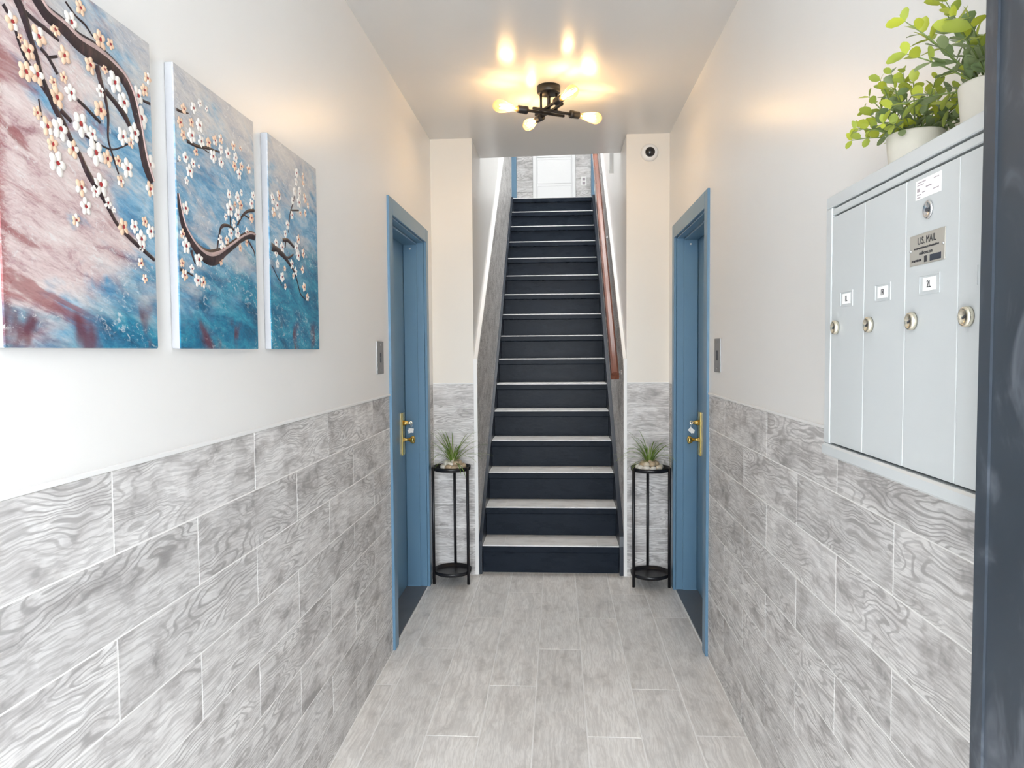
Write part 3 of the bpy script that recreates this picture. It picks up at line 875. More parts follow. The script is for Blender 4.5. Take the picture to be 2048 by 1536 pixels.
BRANCHES = {1:[[(1.09,2.028,0.0087),(1.112,2.016,0.0094),(1.144,2.013,0.0097),(1.182,2.004,0.0112),(1.23,2.004,0.0123),(1.27,2.001,0.0101),(1.308,1.99,0.0091),(1.33,1.969,0.008),(1.343,1.942,0.008),(1.354,1.909,0.0074),(1.361,1.881,0.0081),(1.372,1.849,0.0089),(1.391,1.819,0.0069)],[(1.046,2.007,0.0057),(1.058,1.99,0.0058),(1.07,1.964,0.0043),(1.082,1.94,0.0032),(1.092,1.914,0.003),(1.105,1.893,0.0039),(1.122,1.87,0.0045),(1.139,1.855,0.004),(1.154,1.836,0.0035),(1.175,1.816,0.0035),(1.197,1.787,0.0048),(1.231,1.759,0.0039)],[(1.017,1.988,0.0025),(1.036,1.969,0.0021),(1.045,1.948,0.0021),(1.057,1.928,0.0021),(1.073,1.917,0.0016)],[(1.061,1.997,0.0026),(1.085,1.992,0.003),(1.107,1.99,0.0028),(1.134,1.985,0.0017)],[(1.091,1.956,0.0022),(1.108,1.948,0.0024),(1.128,1.93,0.0025)],[(1.108,1.948,0.0015),(1.129,1.958,0.0016)],[(1.229,1.983,0.0055),(1.238,1.96,0.0043),(1.251,1.933,0.0031),(1.257,1.903,0.0025),(1.255,1.865,0.0018),(1.265,1.841,0.0018),(1.283,1.808,0.0015)],[(1.249,1.948,0.0044),(1.274,1.938,0.0038),(1.305,1.923,0.0052),(1.324,1.905,0.004)],[(1.174,1.906,0.0021),(1.197,1.899,0.0024),(1.234,1.886,0.0022)],[(1.153,2.056,0.0016),(1.178,2.044,0.0014),(1.201,2.04,0.0017),(1.221,2.029,0.0012)],[(1.131,1.875,0.0032),(1.157,1.864,0.003)],[(1.191,1.851,0.0012),(1.229,1.847,0.0012),(1.269,1.849,0.0011),(1.314,1.871,0.001)],[(1.083,1.875,0.0013),(1.089,1.849,0.0011)],[(1.088,1.899,0.0017),(1.108,1.884,0.0018)],[(1.366,1.97,0.0016),(1.393,1.972,0.0022)],[(1.226,1.763,0.0035),(1.232,1.757,0.0033),(1.253,1.736,0.0032),(1.274,1.716,0.003),(1.314,1.696,0.0033),(1.353,1.681,0.0032),(1.392,1.666,0.0026)]],2:[[(1.489,1.818,0.0022),(1.496,1.786,0.0049),(1.509,1.754,0.0068),(1.539,1.727,0.0076),(1.576,1.708,0.0097),(1.616,1.7,0.012),(1.658,1.707,0.0123),(1.697,1.725,0.0084),(1.744,1.747,0.0072),(1.794,1.771,0.0066),(1.839,1.786,0.0068),(1.871,1.788,0.0077)],[(1.659,1.722,0.0022),(1.671,1.757,0.0025),(1.686,1.782,0.003),(1.723,1.79,0.0025),(1.752,1.785,0.002)],[(1.771,1.799,0.0023),(1.797,1.825,0.0024),(1.83,1.845,0.0027),(1.873,1.856,0.0031)],[(1.733,1.814,0.002),(1.732,1.793,0.0017)],[(1.81,1.833,0.0015),(1.848,1.829,0.0012)],[(1.832,1.771,0.0024),(1.864,1.751,0.0021),(1.872,1.735,0.0012)],[(1.538,1.706,0.0038),(1.547,1.688,0.0023),(1.555,1.677,0.0013)],[(1.489,1.658,0.0024),(1.513,1.656,0.0017),(1.545,1.65,0.0013)],[(1.491,1.994,0.0018),(1.514,1.996,0.0018),(1.543,2.002,0.0009)],[(1.531,1.94,0.0029),(1.577,1.941,0.0026),(1.623,1.95,0.0024),(1.66,1.954,0.0017),(1.7,1.96,0.001)],[(1.604,1.943,0.0007),(1.631,1.941,0.0006)],[(1.489,1.885,0.0009),(1.506,1.892,0.0007)]],3:[[(1.983,1.777,0.0082),(2.025,1.773,0.0067),(2.073,1.764,0.006),(2.114,1.747,0.0043),(2.157,1.726,0.0027),(2.182,1.696,0.0022),(2.208,1.662,0.0018),(2.255,1.648,0.0011)],[(2.067,1.807,0.0034),(2.11,1.813,0.0038),(2.157,1.801,0.0035)],[(2.092,1.807,0.0024),(2.087,1.788,0.0017)],[(2.115,1.836,0.0014),(2.132,1.896,0.0018),(2.16,1.934,0.0018),(2.17,1.956,0.0014)],[(2.132,1.906,0.0018),(2.205,1.92,0.0018)],[(1.987,1.724,0.0013),(2.013,1.704,0.0013),(2.036,1.688,0.0013),(2.056,1.676,0.001)],[(2.081,1.762,0.0021),(2.115,1.763,0.0024),(2.151,1.777,0.0021)]]}



def paint_mat():
    """acrylic ground: blues, lilac greys, pink at the left, teal and maroon at the foot"""
    g = G('painted_canvas')
    p = g.n('NewGeometry').outputs['Position']
    sp = g.n('SeparateXYZ', Vector=p)
    y, z = sp.outputs['Y'], sp.outputs['Z']
    s = g.math('DIVIDE', g.math('SUBTRACT', y, 0.995), 1.381)
    t = g.math('DIVIDE', g.math('SUBTRACT', z, 1.49), 0.60)
    # brush direction: gently falling strokes
    rot = g.n('VectorRotate', {'rotation_type': 'X_AXIS'}, Vector=p, Angle=0.20).outputs[0]
    wob = g.n('TexNoise', Vector=p, Scale=14.0, Detail=4.0).outputs['Color']
    rw = g.vmath('ADD', rot, g.vmath('MULTIPLY', g.vmath('SUBTRACT', wob, (0.5, 0.5, 0.5)), (0, 0.05, 0.035)))
    n1 = g.noise(g.vmath('MULTIPLY', rw, (0, 7.0, 24.0)), 1.0, 9, 0.74, 0.4)
    n2 = g.noise(g.vmath('MULTIPLY', rot, (0, 4.5, 9.0)), 1.0, 4, 0.6, 0.5)
    n3 = g.noise(g.vmath('MULTIPLY', rot, (0, 45.0, 75.0)), 1.0, 6, 0.75, 1.0)
    n4 = g.noise(g.vmath('MULTIPLY', p, (0, 7.0, 5.0)), 1.0, 3, 0.55, 0.4)
    n5 = g.noise(g.vmath('MULTIPLY', rot, (0, 3.2, 12.0)), 1.0, 5, 0.65, 0.6)
    blue = g.ramp(n1, [(0.28, (0.03, 0.13, 0.27)), (0.42, (0.09, 0.27, 0.45)), (0.52, (0.21, 0.41, 0.57)), (0.62, (0.40, 0.53, 0.62)), (0.78, (0.62, 0.64, 0.67))])
    pale = g.ramp(n1, [(0.28, (0.20, 0.30, 0.42)), (0.42, (0.46, 0.47, 0.50)), (0.56, (0.58, 0.565, 0.555)), (0.8, (0.70, 0.67, 0.63))])
    pink = g.ramp(n1, [(0.30, (0.22, 0.07, 0.085)), (0.40, (0.45, 0.30, 0.31)), (0.48, (0.63, 0.50, 0.49)), (0.60, (0.70, 0.60, 0.58)), (0.8, (0.76, 0.71, 0.70))])
    teal = g.ramp(n1, [(0.30, (0.006, 0.06, 0.13)), (0.46, (0.010, 0.16, 0.29)), (0.58, (0.03, 0.29, 0.42)), (0.70, (0.22, 0.42, 0.52)), (0.85, (0.55, 0.62, 0.66))])
    # lilac-grey veil laid over the blue in drifts
    col = g.mix(g.math('MULTIPLY', g.fac(n5, 0.46, 0.62), 0.85), blue, pale)
    # pale upper edge
    topm = g.fac(g.math('ADD', t, g.math('MULTIPLY', g.math('SUBTRACT', n2, 0.5), 1.2)), 0.72, 0.98)
    col = g.mix(topm, col, pale)
    # pink field of the first panel, lower left
    pm = g.math('SUBTRACT', g.math('ADD', 0.235, g.math('MULTIPLY', g.math('SUBTRACT', n2, 0.5), 0.50)), g.math('ADD', s, g.math('MULTIPLY', g.math('ABSOLUTE', g.math('SUBTRACT', t, 0.36)), 0.30)))
    col = g.mix(g.fac(pm, -0.02, 0.06), col, pink)
    # rust red drifts low in the pink field and along the left edge
    rd = g.math('MULTIPLY', g.fac(n5, 0.47, 0.38), g.fac(g.math('SUBTRACT', s, g.math('MULTIPLY', n2, 0.12)), 0.16, 0.08))
    col = g.mix(g.math('MULTIPLY', rd, 0.75), col, (0.28, 0.085, 0.09))
    rm = g.fac(g.math('SUBTRACT', g.math('ADD', 0.010, g.math('MULTIPLY', g.math('SUBTRACT', n3, 0.5), 0.06)), s), -0.005, 0.012)
    col = g.mix(g.math('MULTIPLY', rm, 0.8), col, (0.30, 0.065, 0.07))
    # teal foot of the second and third panel, and right foot of the first
    tm = g.math('ADD', g.math('MULTIPLY', g.math('SUBTRACT', n2, 0.5), 0.7), g.math('SUBTRACT', g.math('MULTIPLY', s, 0.55), g.math('MULTIPLY', t, 1.1)))
    col = g.mix(g.fac(tm, -0.16, 0.10), col, teal)
    # maroon smudges near the foot
    mm = g.math('MULTIPLY', g.fac(n4, 0.55, 0.66), g.fac(g.math('ADD', t, g.math('MULTIPLY', n3, 0.06)), 0.20, 0.12))
    col = g.mix(g.math('MULTIPLY', mm, 0.85), col, (0.13, 0.022, 0.035))
    # dry-brushed flecks of white
    fl_ = g.math('MULTIPLY', g.fac(n3, 0.54, 0.64), g.fac(n2, 0.40, 0.58))
    col = g.mix(g.math('MULTIPLY', fl_, 0.7), col, (0.72, 0.71, 0.70))
    h = g.noise(g.vmath('MULTIPLY', rot, (0, 30.0, 80.0)), 1.0, 2.0, 0.6)
    return g.bsdf(Base_Color=col, Roughness=0.42, Specular_IOR_Level=0.4, Normal=g.bump(h, 0.6, 0.004))


m_paint = paint_mat()
m_canvas = simple('canvas_side', (0.44, 0.45, 0.475), 0.7, nscale=120, namp=0.04)
m_branch = None
g = G('painted_branch')
pp = g.n('NewGeometry').outputs['Position']
nn = g.noise(g.vmath('MULTIPLY', pp, (1, 60, 22)), 1.0, 4, 0.65)
m_branch = g.bsdf(Base_Color=g.ramp(nn, [(0.3, (0.010, 0.007, 0.011)), (0.55, (0.030, 0.016, 0.020)), (0.72, (0.10, 0.05, 0.05))]), Roughness=0.4, Normal=g.bump(nn, 0.4, 0.002))
m_branch_hi = simple('painted_branch_light', (0.46, 0.33, 0.31), 0.45, nscale=60, namp=0.35)
m_pet = {'w': simple('petal_white', (0.84, 0.80, 0.75), 0.4, nscale=90, namp=0.08),
         'p': simple('petal_peach', (0.80, 0.56, 0.40), 0.4, nscale=90, namp=0.12)}
m_heart = simple('blossom_heart', (0.36, 0.025, 0.03), 0.45)


def blossom_mesh(kind, seed):
    """five thick impasto petals in the plane of the canvas (local Y right, Z up, X out), unit radius"""
    rnd = random.Random(seed)
    vs, fs, mi = [], [], []
    ph = rnd.uniform(0, 1.2)
    for k in range(5):
        a = ph + k * 2 * math.pi / 5 + rnd.uniform(-0.12, 0.12)
        L = rnd.uniform(0.86, 1.04)
        ca, sa = math.cos(a), math.sin(a)
        c = len(vs)
        ring = 8
        mid = 0.55 * L
        vs.append((0.17, ca * mid, sa * mid))
        for rr, hx in ((0.62, 0.19), (1.0, 0.0)):
            for j in range(ring):
                b = 2 * math.pi * j / ring
                ex, ey = mid + math.cos(b) * 0.45 * L * rr, math.sin(b) * 0.36 * rr
                vs.append((hx, ex * ca - ey * sa, ex * sa + ey * ca))
        for j in range(ring):
            j2 = (j + 1) % ring
            fs.append((c, c + 1 + j, c + 1 + j2))
            fs.append((c + 1 + j, c + 1 + ring + j, c + 1 + ring + j2, c + 1 + j2))
        one = 1 if (kind == 'p' or (kind == 'm' and k % 2 == 0)) else 0
        mi += [one] * (2 * ring)
    c = len(vs)
    vs.append((0.26, 0, 0))
    for j in range(6):
        b = 2 * math.pi * j / 6
        rr = rnd.uniform(0.13, 0.24)
        vs.append((0.16, rr * math.cos(b), rr * 1.2 * math.sin(b)))
    for j in range(6):
        fs.append((c, c + 1 + j, c + 1 + (j + 1) % 6))
        mi.append(2)
    return mesh('blossom', vs, fs, [m_pet['w'], m_pet['p'], m_heart], mi, True)


BLM = {k: [blossom_mesh(k, i + ord(k)) for i in range(3)] for k in 'wpm'}


def smooth_path(pts, n=5):
    out = []
    P = [Vector(p) for p in pts]
    for i in range(len(P) - 1):
        p0, p1, p2, p3 = P[max(i - 1, 0)], P[i], P[i + 1], P[min(i + 2, len(P) - 1)]
        for k in range(n):
            t = k / n
            out.append(0.5 * ((2 * p1) + (p2 - p0) * t + (2 * p0 - 5 * p1 + 4 * p2 - p3) * t * t + (3 * p1 - p0 - 3 * p2 + p3) * t ** 3))
    out.append(P[-1])
    return out


def ribbon(name, pts, mat, y0, y1, z0, z1, shift=0.0, wmul=1.0, lift=0.0):
    """raised brush stroke on the canvas: dome section, clipped to the panel"""
    sm = smooth_path(pts)
    vs, fs = [], []
    prof = [(-1, 0.0), (-0.55, 0.75), (0.0, 1.0), (0.55, 0.75), (1, 0.0)]
    for i, p in enumerate(sm):
        a, b = sm[max(i - 1, 0)], sm[min(i + 1, len(sm) - 1)]
        t = Vector((b.x - a.x, b.y - a.y))
        t = t.normalized() if t.length else Vector((1, 0))
        nr = Vector((-t.y, t.x))
        w = max(p.z * 1.5, 0.0014)
        for q, h in prof:
            yy = p.x + nr.x * (q * wmul + shift) * w
            zz = p.y + nr.y * (q * wmul + shift) * w
            vs.append((PX + 0.0003 + lift + h * min(0.0035, w * 0.35), min(max(yy, y0), y1), min(max(zz, z0), z1)))
    m = len(prof)
    for i in range(len(sm) - 1):
        for j in range(m - 1):
            a = i * m + j
            fs.append((a, a + m, a + m + 1, a + 1))
    me = mesh(name, vs, fs, mat, None, True)
    bm = bmesh.new(); bm.from_mesh(me)
    bmesh.ops.recalc_face_normals(bm, faces=bm.faces[:])
    if sum(f.normal.x for f in bm.faces) < 0:
        bmesh.ops.reverse_faces(bm, faces=bm.faces[:])
    bm.to_mesh(me); bm.free()
    return me


PANELS = {1: (0.995, 1.398, 'canvas painting of pink and blue with the thickest blossom branch, nearest the entrance'),
          2: (1.483, 1.882, 'middle canvas painting with blossom branch curving across blue'),
          3: (1.972, 2.376, 'canvas painting with thin blossom twigs on blue, nearest the left blue door')}
BRANCHES[1][0].insert(0, (1.02, 2.085, 0.011))
BRANCHES[1][1].insert(0, (1.004, 2.06, 0.0075))
for k, (y0, y1, lab) in PANELS.items():
    r = empty('canvas_painting', (XL, (y0 + y1) / 2, 1.49))
    tag(r, lab, 'painting', 'three blossom canvases on the left wall')
    me = boxes_mesh('canvas', [(XL + 0.0005, PX, y0, y1, 1.49, 2.09)], [m_canvas, m_paint])
    bevel_mesh(me, 0.0018)
    for p in me.polygons:
        p.material_index = 1 if p.normal.x > 0.5 else 0
    world_child(link('canvas', me), r)
    for i, br in enumerate(BRANCHES[k]):
        o = world_child(link('branch', ribbon('branch', br, m_branch, y0, y1, 1.49, 2.09)), r)
        if max(b[2] for b in br) > 0.011:
            h = link('highlight', ribbon('highlight', br, m_branch_hi, y0, y1, 1.49, 2.09, 0.42 if k == 1 else 0.38, 0.30, 0.0016))
            world_child(h, r)
            h.parent = o
            h.matrix_parent_inverse = o.matrix_parent_inverse.copy() @ Matrix.Identity(4)
            h.matrix_parent_inverse = Matrix.Identity(4)
    for i, (y, z, rad, kd) in enumerate(BLOSSOMS[k]):
        o = link('blossom', BLM[kd][i % 3])
        o.location = (PX + 0.0008, min(max(y, y0 + rad * 0.8), y1 - rad * 0.8), z)
        o.rotation_euler = (random.uniform(0, 6.28), 0, 0)
        o.scale = (rad * 0.6, rad * 1.15, rad * 1.15)
        world_child(o, r)
        o.matrix_parent_inverse = Matrix.Translation(r.location).inverted()

# ------------------------------------------------------------------ mailboxes
FX = 0.534
mb = empty('mailbox', (XR, 1.15, 1.268))
tag(mb, 'grey metal wall mailbox unit with tall lockable doors', 'mailbox')
MB = lambda nm, b, m, bev=0.0015: world_child(box(nm, b, m, bev=bev), mb)
YA, YB, ZA, ZB_ = 0.815, 1.477, 1.268, 1.777
MB('cabinet', (FX + 0.018, XR - 0.001, YA, YB, ZA, ZB_), m_mail)
MB('backing', (FX + 0.013, FX + 0.018, YA + 0.01, YB - 0.01, ZA + 0.01, ZB_ - 0.01), m_mail_dark, 0)
MB('frame_rail', (FX - 0.001, FX + 0.0178, YA, YB, 1.7535, ZB_ - 0.0002), m_mail)
MB('header_strip', (FX, FX + 0.0125, YA + 0.028, 1.4465, 1.7375, 1.7500), m_mail)
MB('frame_rail', (FX - 0.006, FX + 0.0178, YA, YB, ZA + 0.0002, 1.2915), m_mail, 0.004)
MB('frame_stile', (FX - 0.001, FX + 0.0178, 1.4485, YB, 1.2918, 1.7532), m_mail)
MB('frame_stile', (FX - 0.001, FX + 0.0178, YA, YA + 0.026, 1.2918, 1.7532), m_mail)
lock_me = lathe_mesh('lock', [(0, 0.0), (0.0135, 0.0), (0.0138, 0.004), (0.0125, 0.0075), (0.0098, 0.0082), (0.0088, 0.0060), (0, 0.0060)], m_nickel, 22)
TXT = Matrix(((0, 0, -1), (-1, 0, 0), (0, 1, 0)))       # text X -> -Y, text Y -> +Z, out -> -X
TR_ = TXT.to_euler()


def on_face(nm, me, parent, y, z, out):
    """place lettering or flat print on the mailbox front, under a door part"""
    o = link(nm, me, parent)
    o.location = Vector((FX - out, y, z)) - Vector(parent['c'])
    o.rotation_euler = TR_
    return o


seams = [1.4465, 1.2975, 1.1485, 1.0015, 0.8545]
names = ['1L', '1R', '2L', '2R']
for i in range(4):
    y1, y0 = seams[i] - 0.0008, seams[i + 1] + 0.0008
    d = box('mailbox_door', (FX, FX + 0.0125, y0, y1, 1.2955, 1.7335), m_mail, bev=0.0008)
    dc = tuple(d.location)
    world_child(d, mb)
    d['c'] = dc
    lk = link('lock', lock_me, d, (FX - 0.0002 - dc[0], seams[i] - 0.027 - dc[1], 1.520 - dc[2]), (0, -math.pi / 2, 0))
    slot = boxes_mesh('keyhole', [(-0.0012, 0.0012, -0.0045, 0.0045, 0, 0.0006)], m_mail_dark)
    ko = link('keyhole', slot, lk, (0, 0, 0.0061), (0, 0, 0.5))
    # recessed card holder and card
    yc = seams[i] - 0.0725
    fr = boxes_mesh('card_holder', [(-0.029, 0.029, 0.0125, 0.0145, 0, 0.001), (-0.029, 0.029, -0.0145, -0.0125, 0, 0.001), (-0.029, -0.027, -0.0125, 0.0125, 0, 0.001), (0.027, 0.029, -0.0125, 0.0125, 0, 0.001)], m_mail)
    on_face('card_holder', fr, d, yc, 1.572, 0.0001)
    card = boxes_mesh('name_card', [(-0.0175, 0.0175, -0.0095, 0.0095, 0, 0.0008)], m_paper)
    co = on_face('name_card', card, d, yc, 1.572, 0.0001)
    link('lettering', text_mesh(names[i], 0.0145, m_ink, xscale=0.85), co, (0, -0.0005, 0.0010))

    if i == 2:
        # postal sticker, master lock and engraved plaque on the third door
        stk = on_face('sticker', boxes_mesh('sticker', [(-0.036, 0.036, -0.0140, 0.0140, 0, 0.0005)], m_paper), d, 1.084, 1.7125, 0.0001)
        ink = [(-0.031, -0.006, 0.0095, 0.0110, 0, 0.0004), (-0.031, -0.012, 0.006, 0.0072, 0, 0.0004), (-0.031, -0.024, -0.003, 0.002, 0, 0.0004),
               (-0.031, -0.020, -0.008, -0.0065, 0, 0.0004), (-0.031, -0.022, -0.012, -0.0105, 0, 0.0004), (-0.016, -0.008, -0.006, -0.0045, 0, 0.0004),
               (-0.006, 0.010, 0.0, 0.0018, 0, 0.0004), (0.016, 0.030, 0.008, 0.0092, 0, 0.0004), (0.014, 0.030, -0.007, -0.0058, 0, 0.0004)]
        link('print', boxes_mesh('print', ink, m_inkpink), stk, (0, 0, 0.0004))
        ml = link('master_lock', lathe_mesh('master_lock', [(0, 0), (0.0130, 0), (0.0130, 0.002), (0.0105, 0.0032), (0.0085, 0.0010), (0, 0.0010)], m_chrome, 22), d,
                  (FX - 0.0002 - dc[0], 1.082 - dc[1], 1.679 - dc[2]), (0, -math.pi / 2, 0))
        link('keyhole', boxes_mesh('keyhole', [(-0.002, 0.002, -0.0055, 0.0055, 0, 0.001)], m_mail_dark), ml, (0, 0, 0.0012))
        pq = on_face('plaque', bevel_mesh(boxes_mesh('plaque', [(-0.0495, 0.0495, -0.0225, 0.0225, 0, 0.0012)], m_plaque), 0.0004), d, 1.0835, 1.6245, 0.0001)
        link('lettering', text_mesh('U.S. MAIL', 0.0150, m_ink, xscale=0.86), pq, (0.0, 0.0120, 0.0013))
        rk = random.Random(4)
        strokes = []
        for xa, xb, yc_, hh in ((-0.036, 0.034, 0.0018, 0.0016), (-0.043, -0.014, -0.0158, 0.0020)):
            xx = xa
            while xx < xb:
                ww = rk.uniform(0.0006, 0.0018)
                strokes.append((xx, min(xx + ww, xb), yc_ - hh * rk.uniform(0.5, 1), yc_ + hh * rk.uniform(0.5, 1), 0, 0.0003))
                xx += ww + rk.uniform(0.0004, 0.0010)
        link('fine_print', boxes_mesh('fine_print', strokes, m_ink), pq, (0.0, 0.0, 0.0012))
        link('lettering', text_mesh('mailboxes.com', 0.0076, m_ink, xscale=0.82), pq, (-0.002, -0.0058, 0.0013))
        link('emblem', boxes_mesh('emblem', [(-0.006, 0.0015, -0.0200, -0.0110, 0, 0.0004)], m_ink), pq, (0, 0, 0.0012))
        link('badge', boxes_mesh('badge', [(0.010, 0.040, -0.0200, -0.0110, 0, 0.0004)], simple('badge_blue', (0.02, 0.03, 0.05), 0.4)), pq, (0, 0, 0.0012))
        for yy in (-0.0475, 0.0475):
            link('rivet', lathe_mesh('rivet', [(0, 0), (0.0025, 0), (0.002, 0.0012), (0, 0.0015)], m_chrome, 8), pq, (yy * 0.97, 0.0, 0.0012))

# ------------------------------------------------------------------ leafy plants on the mailbox
def leaf_mesh(name, L, Wd, mat):
    vs = [(0, 0, 0), (L * 0.25, Wd * 0.40, 0.05 * L), (L * 0.6, Wd * 0.5, 0.06 * L), (L, 0, -0.04 * L), (L * 0.6, -Wd * 0.5, 0.06 * L), (L * 0.25, -Wd * 0.40, 0.05 * L), (L * 0.3, 0, 0), (L * 0.65, 0, 0.0), (L * 0.88, Wd * 0.30, 0.01 * L), (L * 0.88, -Wd * 0.30, 0.01 * L)]
    fs = [(0, 6, 1), (1, 6, 7, 2), (2, 7, 3, 8), (0, 5, 6), (5, 4, 7, 6), (4, 9, 3, 7)]
    return mesh(name, vs, fs, mat, None, True)


def leafy_plant(loc, rim_r, ph, stems, nleaf, reach, lsize, round_, label, seed):
    rnd = random.Random(seed)
    e = empty('potted_plant', loc)
    tag(e, label, 'plant', 'potted plants on the mailbox')
    prof = [(0, 0), (rim_r * 0.80, 0), (rim_r * 0.86, 0.004), (rim_r, ph - 0.003), (rim_r * 0.98, ph), (rim_r * 0.90, ph), (rim_r * 0.88, ph - 0.010), (0, ph - 0.010)]
    pot = link('pot', lathe_mesh('pot', prof, m_pot, 28), e, (0, 0, 0.0005))
    link('moss', lathe_mesh('moss', [(0, 0.006), (rim_r * 0.5, 0.004), (rim_r * 0.86, 0), (rim_r * 0.86, -0.004), (0, -0.004)], m_soil, 16), pot, (0, 0, ph - 0.006))
    LT = [leaf_mesh('leaf', lsize, lsize * round_, m_leaf_tip), leaf_mesh('leaf', lsize * 0.8, lsize * 0.8 * round_, m_leaf_tip)]
    LI = [leaf_mesh('leaf', lsize * 1.1, lsize * 1.1 * round_, m_leaf_in), leaf_mesh('leaf', lsize * 0.85, lsize * 0.85 * round_, m_leaf_in)]
    for s in range(stems):
        az = rnd.uniform(0, 2 * math.pi) if s > 3 else math.pi + rnd.uniform(-1.1, 1.1)
        el = rnd.uniform(0.25, 1.35)
        d = Vector((math.cos(az) * math.cos(el), math.sin(az) * math.cos(el), math.sin(el)))
        R = reach * rnd.uniform(0.7, 1.08) * (0.82 + 0.18 * math.sin(el))
        p0 = Vector((math.cos(az) * rim_r * 0.35, math.sin(az) * rim_r * 0.35, ph - 0.006))
        pts = [p0 + d * R * t + Vector((0, 0, -0.22 * R * t * t * math.cos(el))) for t in (0, 0.25, 0.5, 0.75, 1.0)]
        # keep clear of the wall behind
        lim = XR - loc[0] - 0.012
        for p in pts:
            p.x = min(p.x, lim)
        so = link('stem', tube_mesh('stem', pts, [0.0016, 0.0014, 0.0012, 0.001, 0.0006], m_stem, 5), e)
        for j in range(nleaf):
            t = 0.18 + 0.82 * (j // 2) / max(1, (nleaf // 2 - 1)) if nleaf > 3 else 1
            i0 = min(int(t * 4), 3)
            f = t * 4 - i0
            p = pts[i0].lerp(pts[i0 + 1], f)
            tg = (pts[i0 + 1] - pts[i0]).normalized()
            sd = tg.cross(Vector((0, 0, 1)))
            sd = sd.normalized() if sd.length > 0.1 else Vector((1, 0, 0))
            upv = sd.cross(tg)
            roll = (0 if (j // 2) % 2 == 0 else math.pi / 2) + rnd.uniform(-0.4, 0.4) + (math.pi if j % 2 else 0)
            out = sd * math.cos(roll) + upv * math.sin(roll)
            dr = (out * 0.85 + tg * rnd.uniform(0.35, 0.8) + Vector((0, 0, 0.15))).normalized()
            tip = t > 0.62 and rnd.random() < 0.85 or rnd.random() < 0.22
            me = rnd.choice(LT if tip else LI)
            q = dr.to_track_quat('X', 'Z')
            lo = link('leaf', me, e, p)
            lo.rotation_euler = (q @ Matrix.Rotation(rnd.uniform(-0.7, 0.7), 3, 'X').to_quaternion()).to_euler()
            sc = rnd.uniform(0.75, 1.15) * (0.8 if t > 0.9 else 1.0)
            lo.scale = (sc, sc, sc)
            end = p + dr * lsize * sc
            if end.x > lim:
                lo.location.x -= end.x - lim
    return e


leafy_plant((0.634, 1.335, ZB_), 0.047, 0.080, 24, 12, 0.128, 0.024, 0.74, 'smaller bushy plant in white pot on the mailbox, farther from the entrance door', 3)
leafy_plant((0.634, 1.098, ZB_), 0.049, 0.084, 22, 12, 0.165, 0.033, 0.60, 'taller leafy plant in white pot on the mailbox, beside the dark entrance door', 11)

# ------------------------------------------------------------------ plant stands and pebble-bowl grasses
def plant_stand(x, y, label):
    e = empty('plant_stand', (x, y, 0))
    tag(e, label, 'plant stand', 'black plant stands flanking the stairs')
    R = 0.123
    for z, nm in ((0.722, 'top_tray'), (0.058, 'bottom_tray')):
        prof = [(0, 0.0), (R - 0.010, 0.0), (R - 0.003, 0.004), (R, 0.026), (R - 0.003, 0.026), (R - 0.008, 0.006), (R - 0.014, 0.004), (0, 0.004)]
        link(nm, lathe_mesh(nm, prof, m_black, 36), e, (0, 0, z))
    for k in range(3):
        a = math.radians((-150, -30, 90)[k])
        me = lathe_mesh('leg', [(0, 0), (0.0092, 0), (0.0092, 0.748), (0, 0.749)], m_black, 12)
        link('leg', me, e, ((R + 0.004) * math.cos(a), (R + 0.004) * math.sin(a), 0.0005))
    return e


def pebble(seed):
    rnd = random.Random(seed)
    bm = bmesh.new()
    bmesh.ops.create_icosphere(bm, subdivisions=2, radius=1.0)
    for v_ in bm.verts:
        v_.co *= 1 + 0.10 * math.sin(2.1 * v_.co.x + seed) + 0.07 * math.sin(2.7 * v_.co.y + 2 * seed)
    me = bpy.data.meshes.new('pebble')
    bm.to_mesh(me)
    bm.free()
    me.materials.append(m_pebbles[seed % 3])
    me.polygons.foreach_set('use_smooth', [True] * len(me.polygons))
    return me


PEB = [pebble(i) for i in range(6)]


def blade_mesh(L, curl, w, mat):
    vs, fs = [], []
    n_ = 8
    p, a = Vector((0, 0)), 0.0
    for i in range(n_ + 1):
        t = i / n_
        ww = w * (0.55 + 0.9 * t) * (1 - t) ** 0.55 + 0.0003 if t > 0.3 else w * (0.55 + 0.9 * t)
        vs += [(p.x, -ww, p.y), (p.x, 0, p.y - 0.0012), (p.x, ww, p.y)]
        a += curl / n_ * (0.5 + t)
        p = p + Vector((math.sin(a), math.cos(a))) * (L / n_)
    for i in range(n_):
        b = i * 3
        fs += [(b, b + 3, b + 4, b + 1), (b + 1, b + 4, b + 5, b + 2)]
    return mesh('blade', vs, fs, mat, None, True)


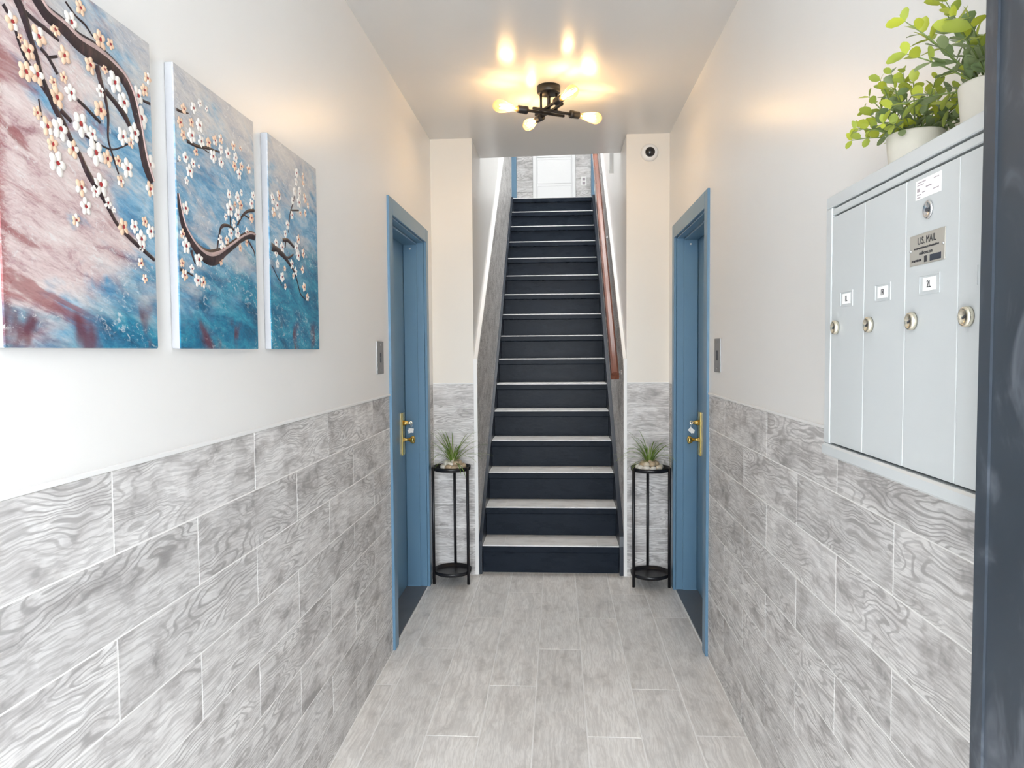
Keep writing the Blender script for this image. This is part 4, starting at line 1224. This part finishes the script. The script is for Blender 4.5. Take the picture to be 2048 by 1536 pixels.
def pebble_grass(x, y, z, n, special, label, seed):
    rnd = random.Random(seed)
    e = empty('grass_plant', (x, y, z))
    tag(e, label, 'plant', 'grass plants in pebble bowls')
    link('bowl', lathe_mesh('bowl', [(0, 0.0), (0.050, 0.0), (0.056, 0.010), (0.048, 0.026), (0.028, 0.038), (0, 0.040)], m_soil, 18), e, (0, 0, 0.0005))
    i = 0
    for cnt, rad, zz, sz in ((10, 0.066, 0.020, 0.024), (7, 0.042, 0.042, 0.023), (3, 0.016, 0.050, 0.020)):
        for k in range(cnt):
            a = 2 * math.pi * (k + rnd.uniform(-0.15, 0.15)) / cnt + cnt
            o = link('pebble', PEB[rnd.randrange(6)], e, (rad * math.cos(a), rad * math.sin(a), zz + rnd.uniform(-0.003, 0.003)))
            o.scale = (sz * rnd.uniform(0.9, 1.2), sz * rnd.uniform(0.75, 1.0), sz * rnd.uniform(0.72, 0.92))
            o.rotation_euler = (0, 0, a + math.pi / 2 + rnd.uniform(-0.3, 0.3))
            i += 1
    pool = [blade_mesh(rnd.uniform(0.15, 0.25), rnd.uniform(0.5, 1.9), rnd.uniform(0.0028, 0.0042), m_blade if k % 3 else m_blade2) for k in range(12)]
    for k in range(n):
        a = rnd.uniform(0, 2 * math.pi)
        lean = abs(rnd.gauss(0.50, 0.42))
        if math.sin(a) > 0.2:
            lean *= 0.55
        o = link('blade', pool[rnd.randrange(12)], e, (0.012 * math.cos(a), 0.012 * math.sin(a), 0.040))
        o.rotation_euler = (0, lean, a)
        s_ = rnd.uniform(0.85, 1.18)
        o.scale = (s_, s_, s_)
    for (az, lean, L, curl) in special:
        o = link('blade', blade_mesh(L, curl, 0.0032, m_blade2), e, (0, 0, 0.042))
        o.rotation_euler = (0, lean, az)
    return e


plant_stand(-0.683, 4.535, 'slim black three-legged plant stand left of the stairs')
plant_stand(0.5745, 4.525, 'slim black three-legged plant stand right of the stairs')
pebble_grass(-0.672, 4.525, 0.7265, 64, [(-0.3, 0.75, 0.25, 1.35), (-0.12, 0.9, 0.28, 1.1), (3.3, 0.7, 0.21, 1.4), (-0.6, 0.8, 0.22, 1.5), (3.0, 0.9, 0.19, 1.2), (-0.2, 0.6, 0.22, 1.0)],
             'arching grass plant in a pebble bowl on the left plant stand', 5)
pebble_grass(0.566, 4.515, 0.7265, 56, [(3.2, 1.15, 0.24, 0.35), (3.5, 0.7, 0.2, 0.7), (3.0, 1.3, 0.15, 1.2), (-0.5, 0.9, 0.26, 2.2), (-0.3, 0.7, 0.16, 1.0)],
             'upright grass plant in a pebble bowl on the right plant stand', 9)

# ------------------------------------------------------------------ open entrance door at the right edge
d4 = empty('door_4', (0.506, -0.2, 0))
for b_ in ((0.535, XR - 0.001, -0.27, -0.14, 0.0, 2.50), (XL + 0.001, -0.74, -0.27, -0.14, 0.0, 2.50), (-0.7395, 0.5345, -0.27, -0.14, 2.44, 2.50)):
    world_child(box('door_frame', b_, m_entry, bev=0.003), d4)
tag(d4, 'dark painted entrance door standing open at the right edge', 'door', kind='structure')
xe = 0.4836
world_child(box('door_leaf', (xe, xe + 0.045, -0.12, 0.860, 0.012, 2.42), m_entry, bev=0.004, seg=2), d4)
world_child(box('edge_strip', (xe - 0.003, xe, 0.834, 0.856, 0.02, 2.41), m_entry, bev=0.0), d4)
world_child(box('stile_moulding', (xe - 0.006, xe, 0.66, 0.742, 0.30, 2.2), m_entry, bev=0.003), d4)
for zz in (0.25, 1.2, 2.15):
    world_child(link('hinge', lathe_mesh('hinge', [(0, 0), (0.009, 0), (0.009, 0.11), (0, 0.11)], m_nickel, 10), None, (xe + 0.012, -0.134, zz)), d4)
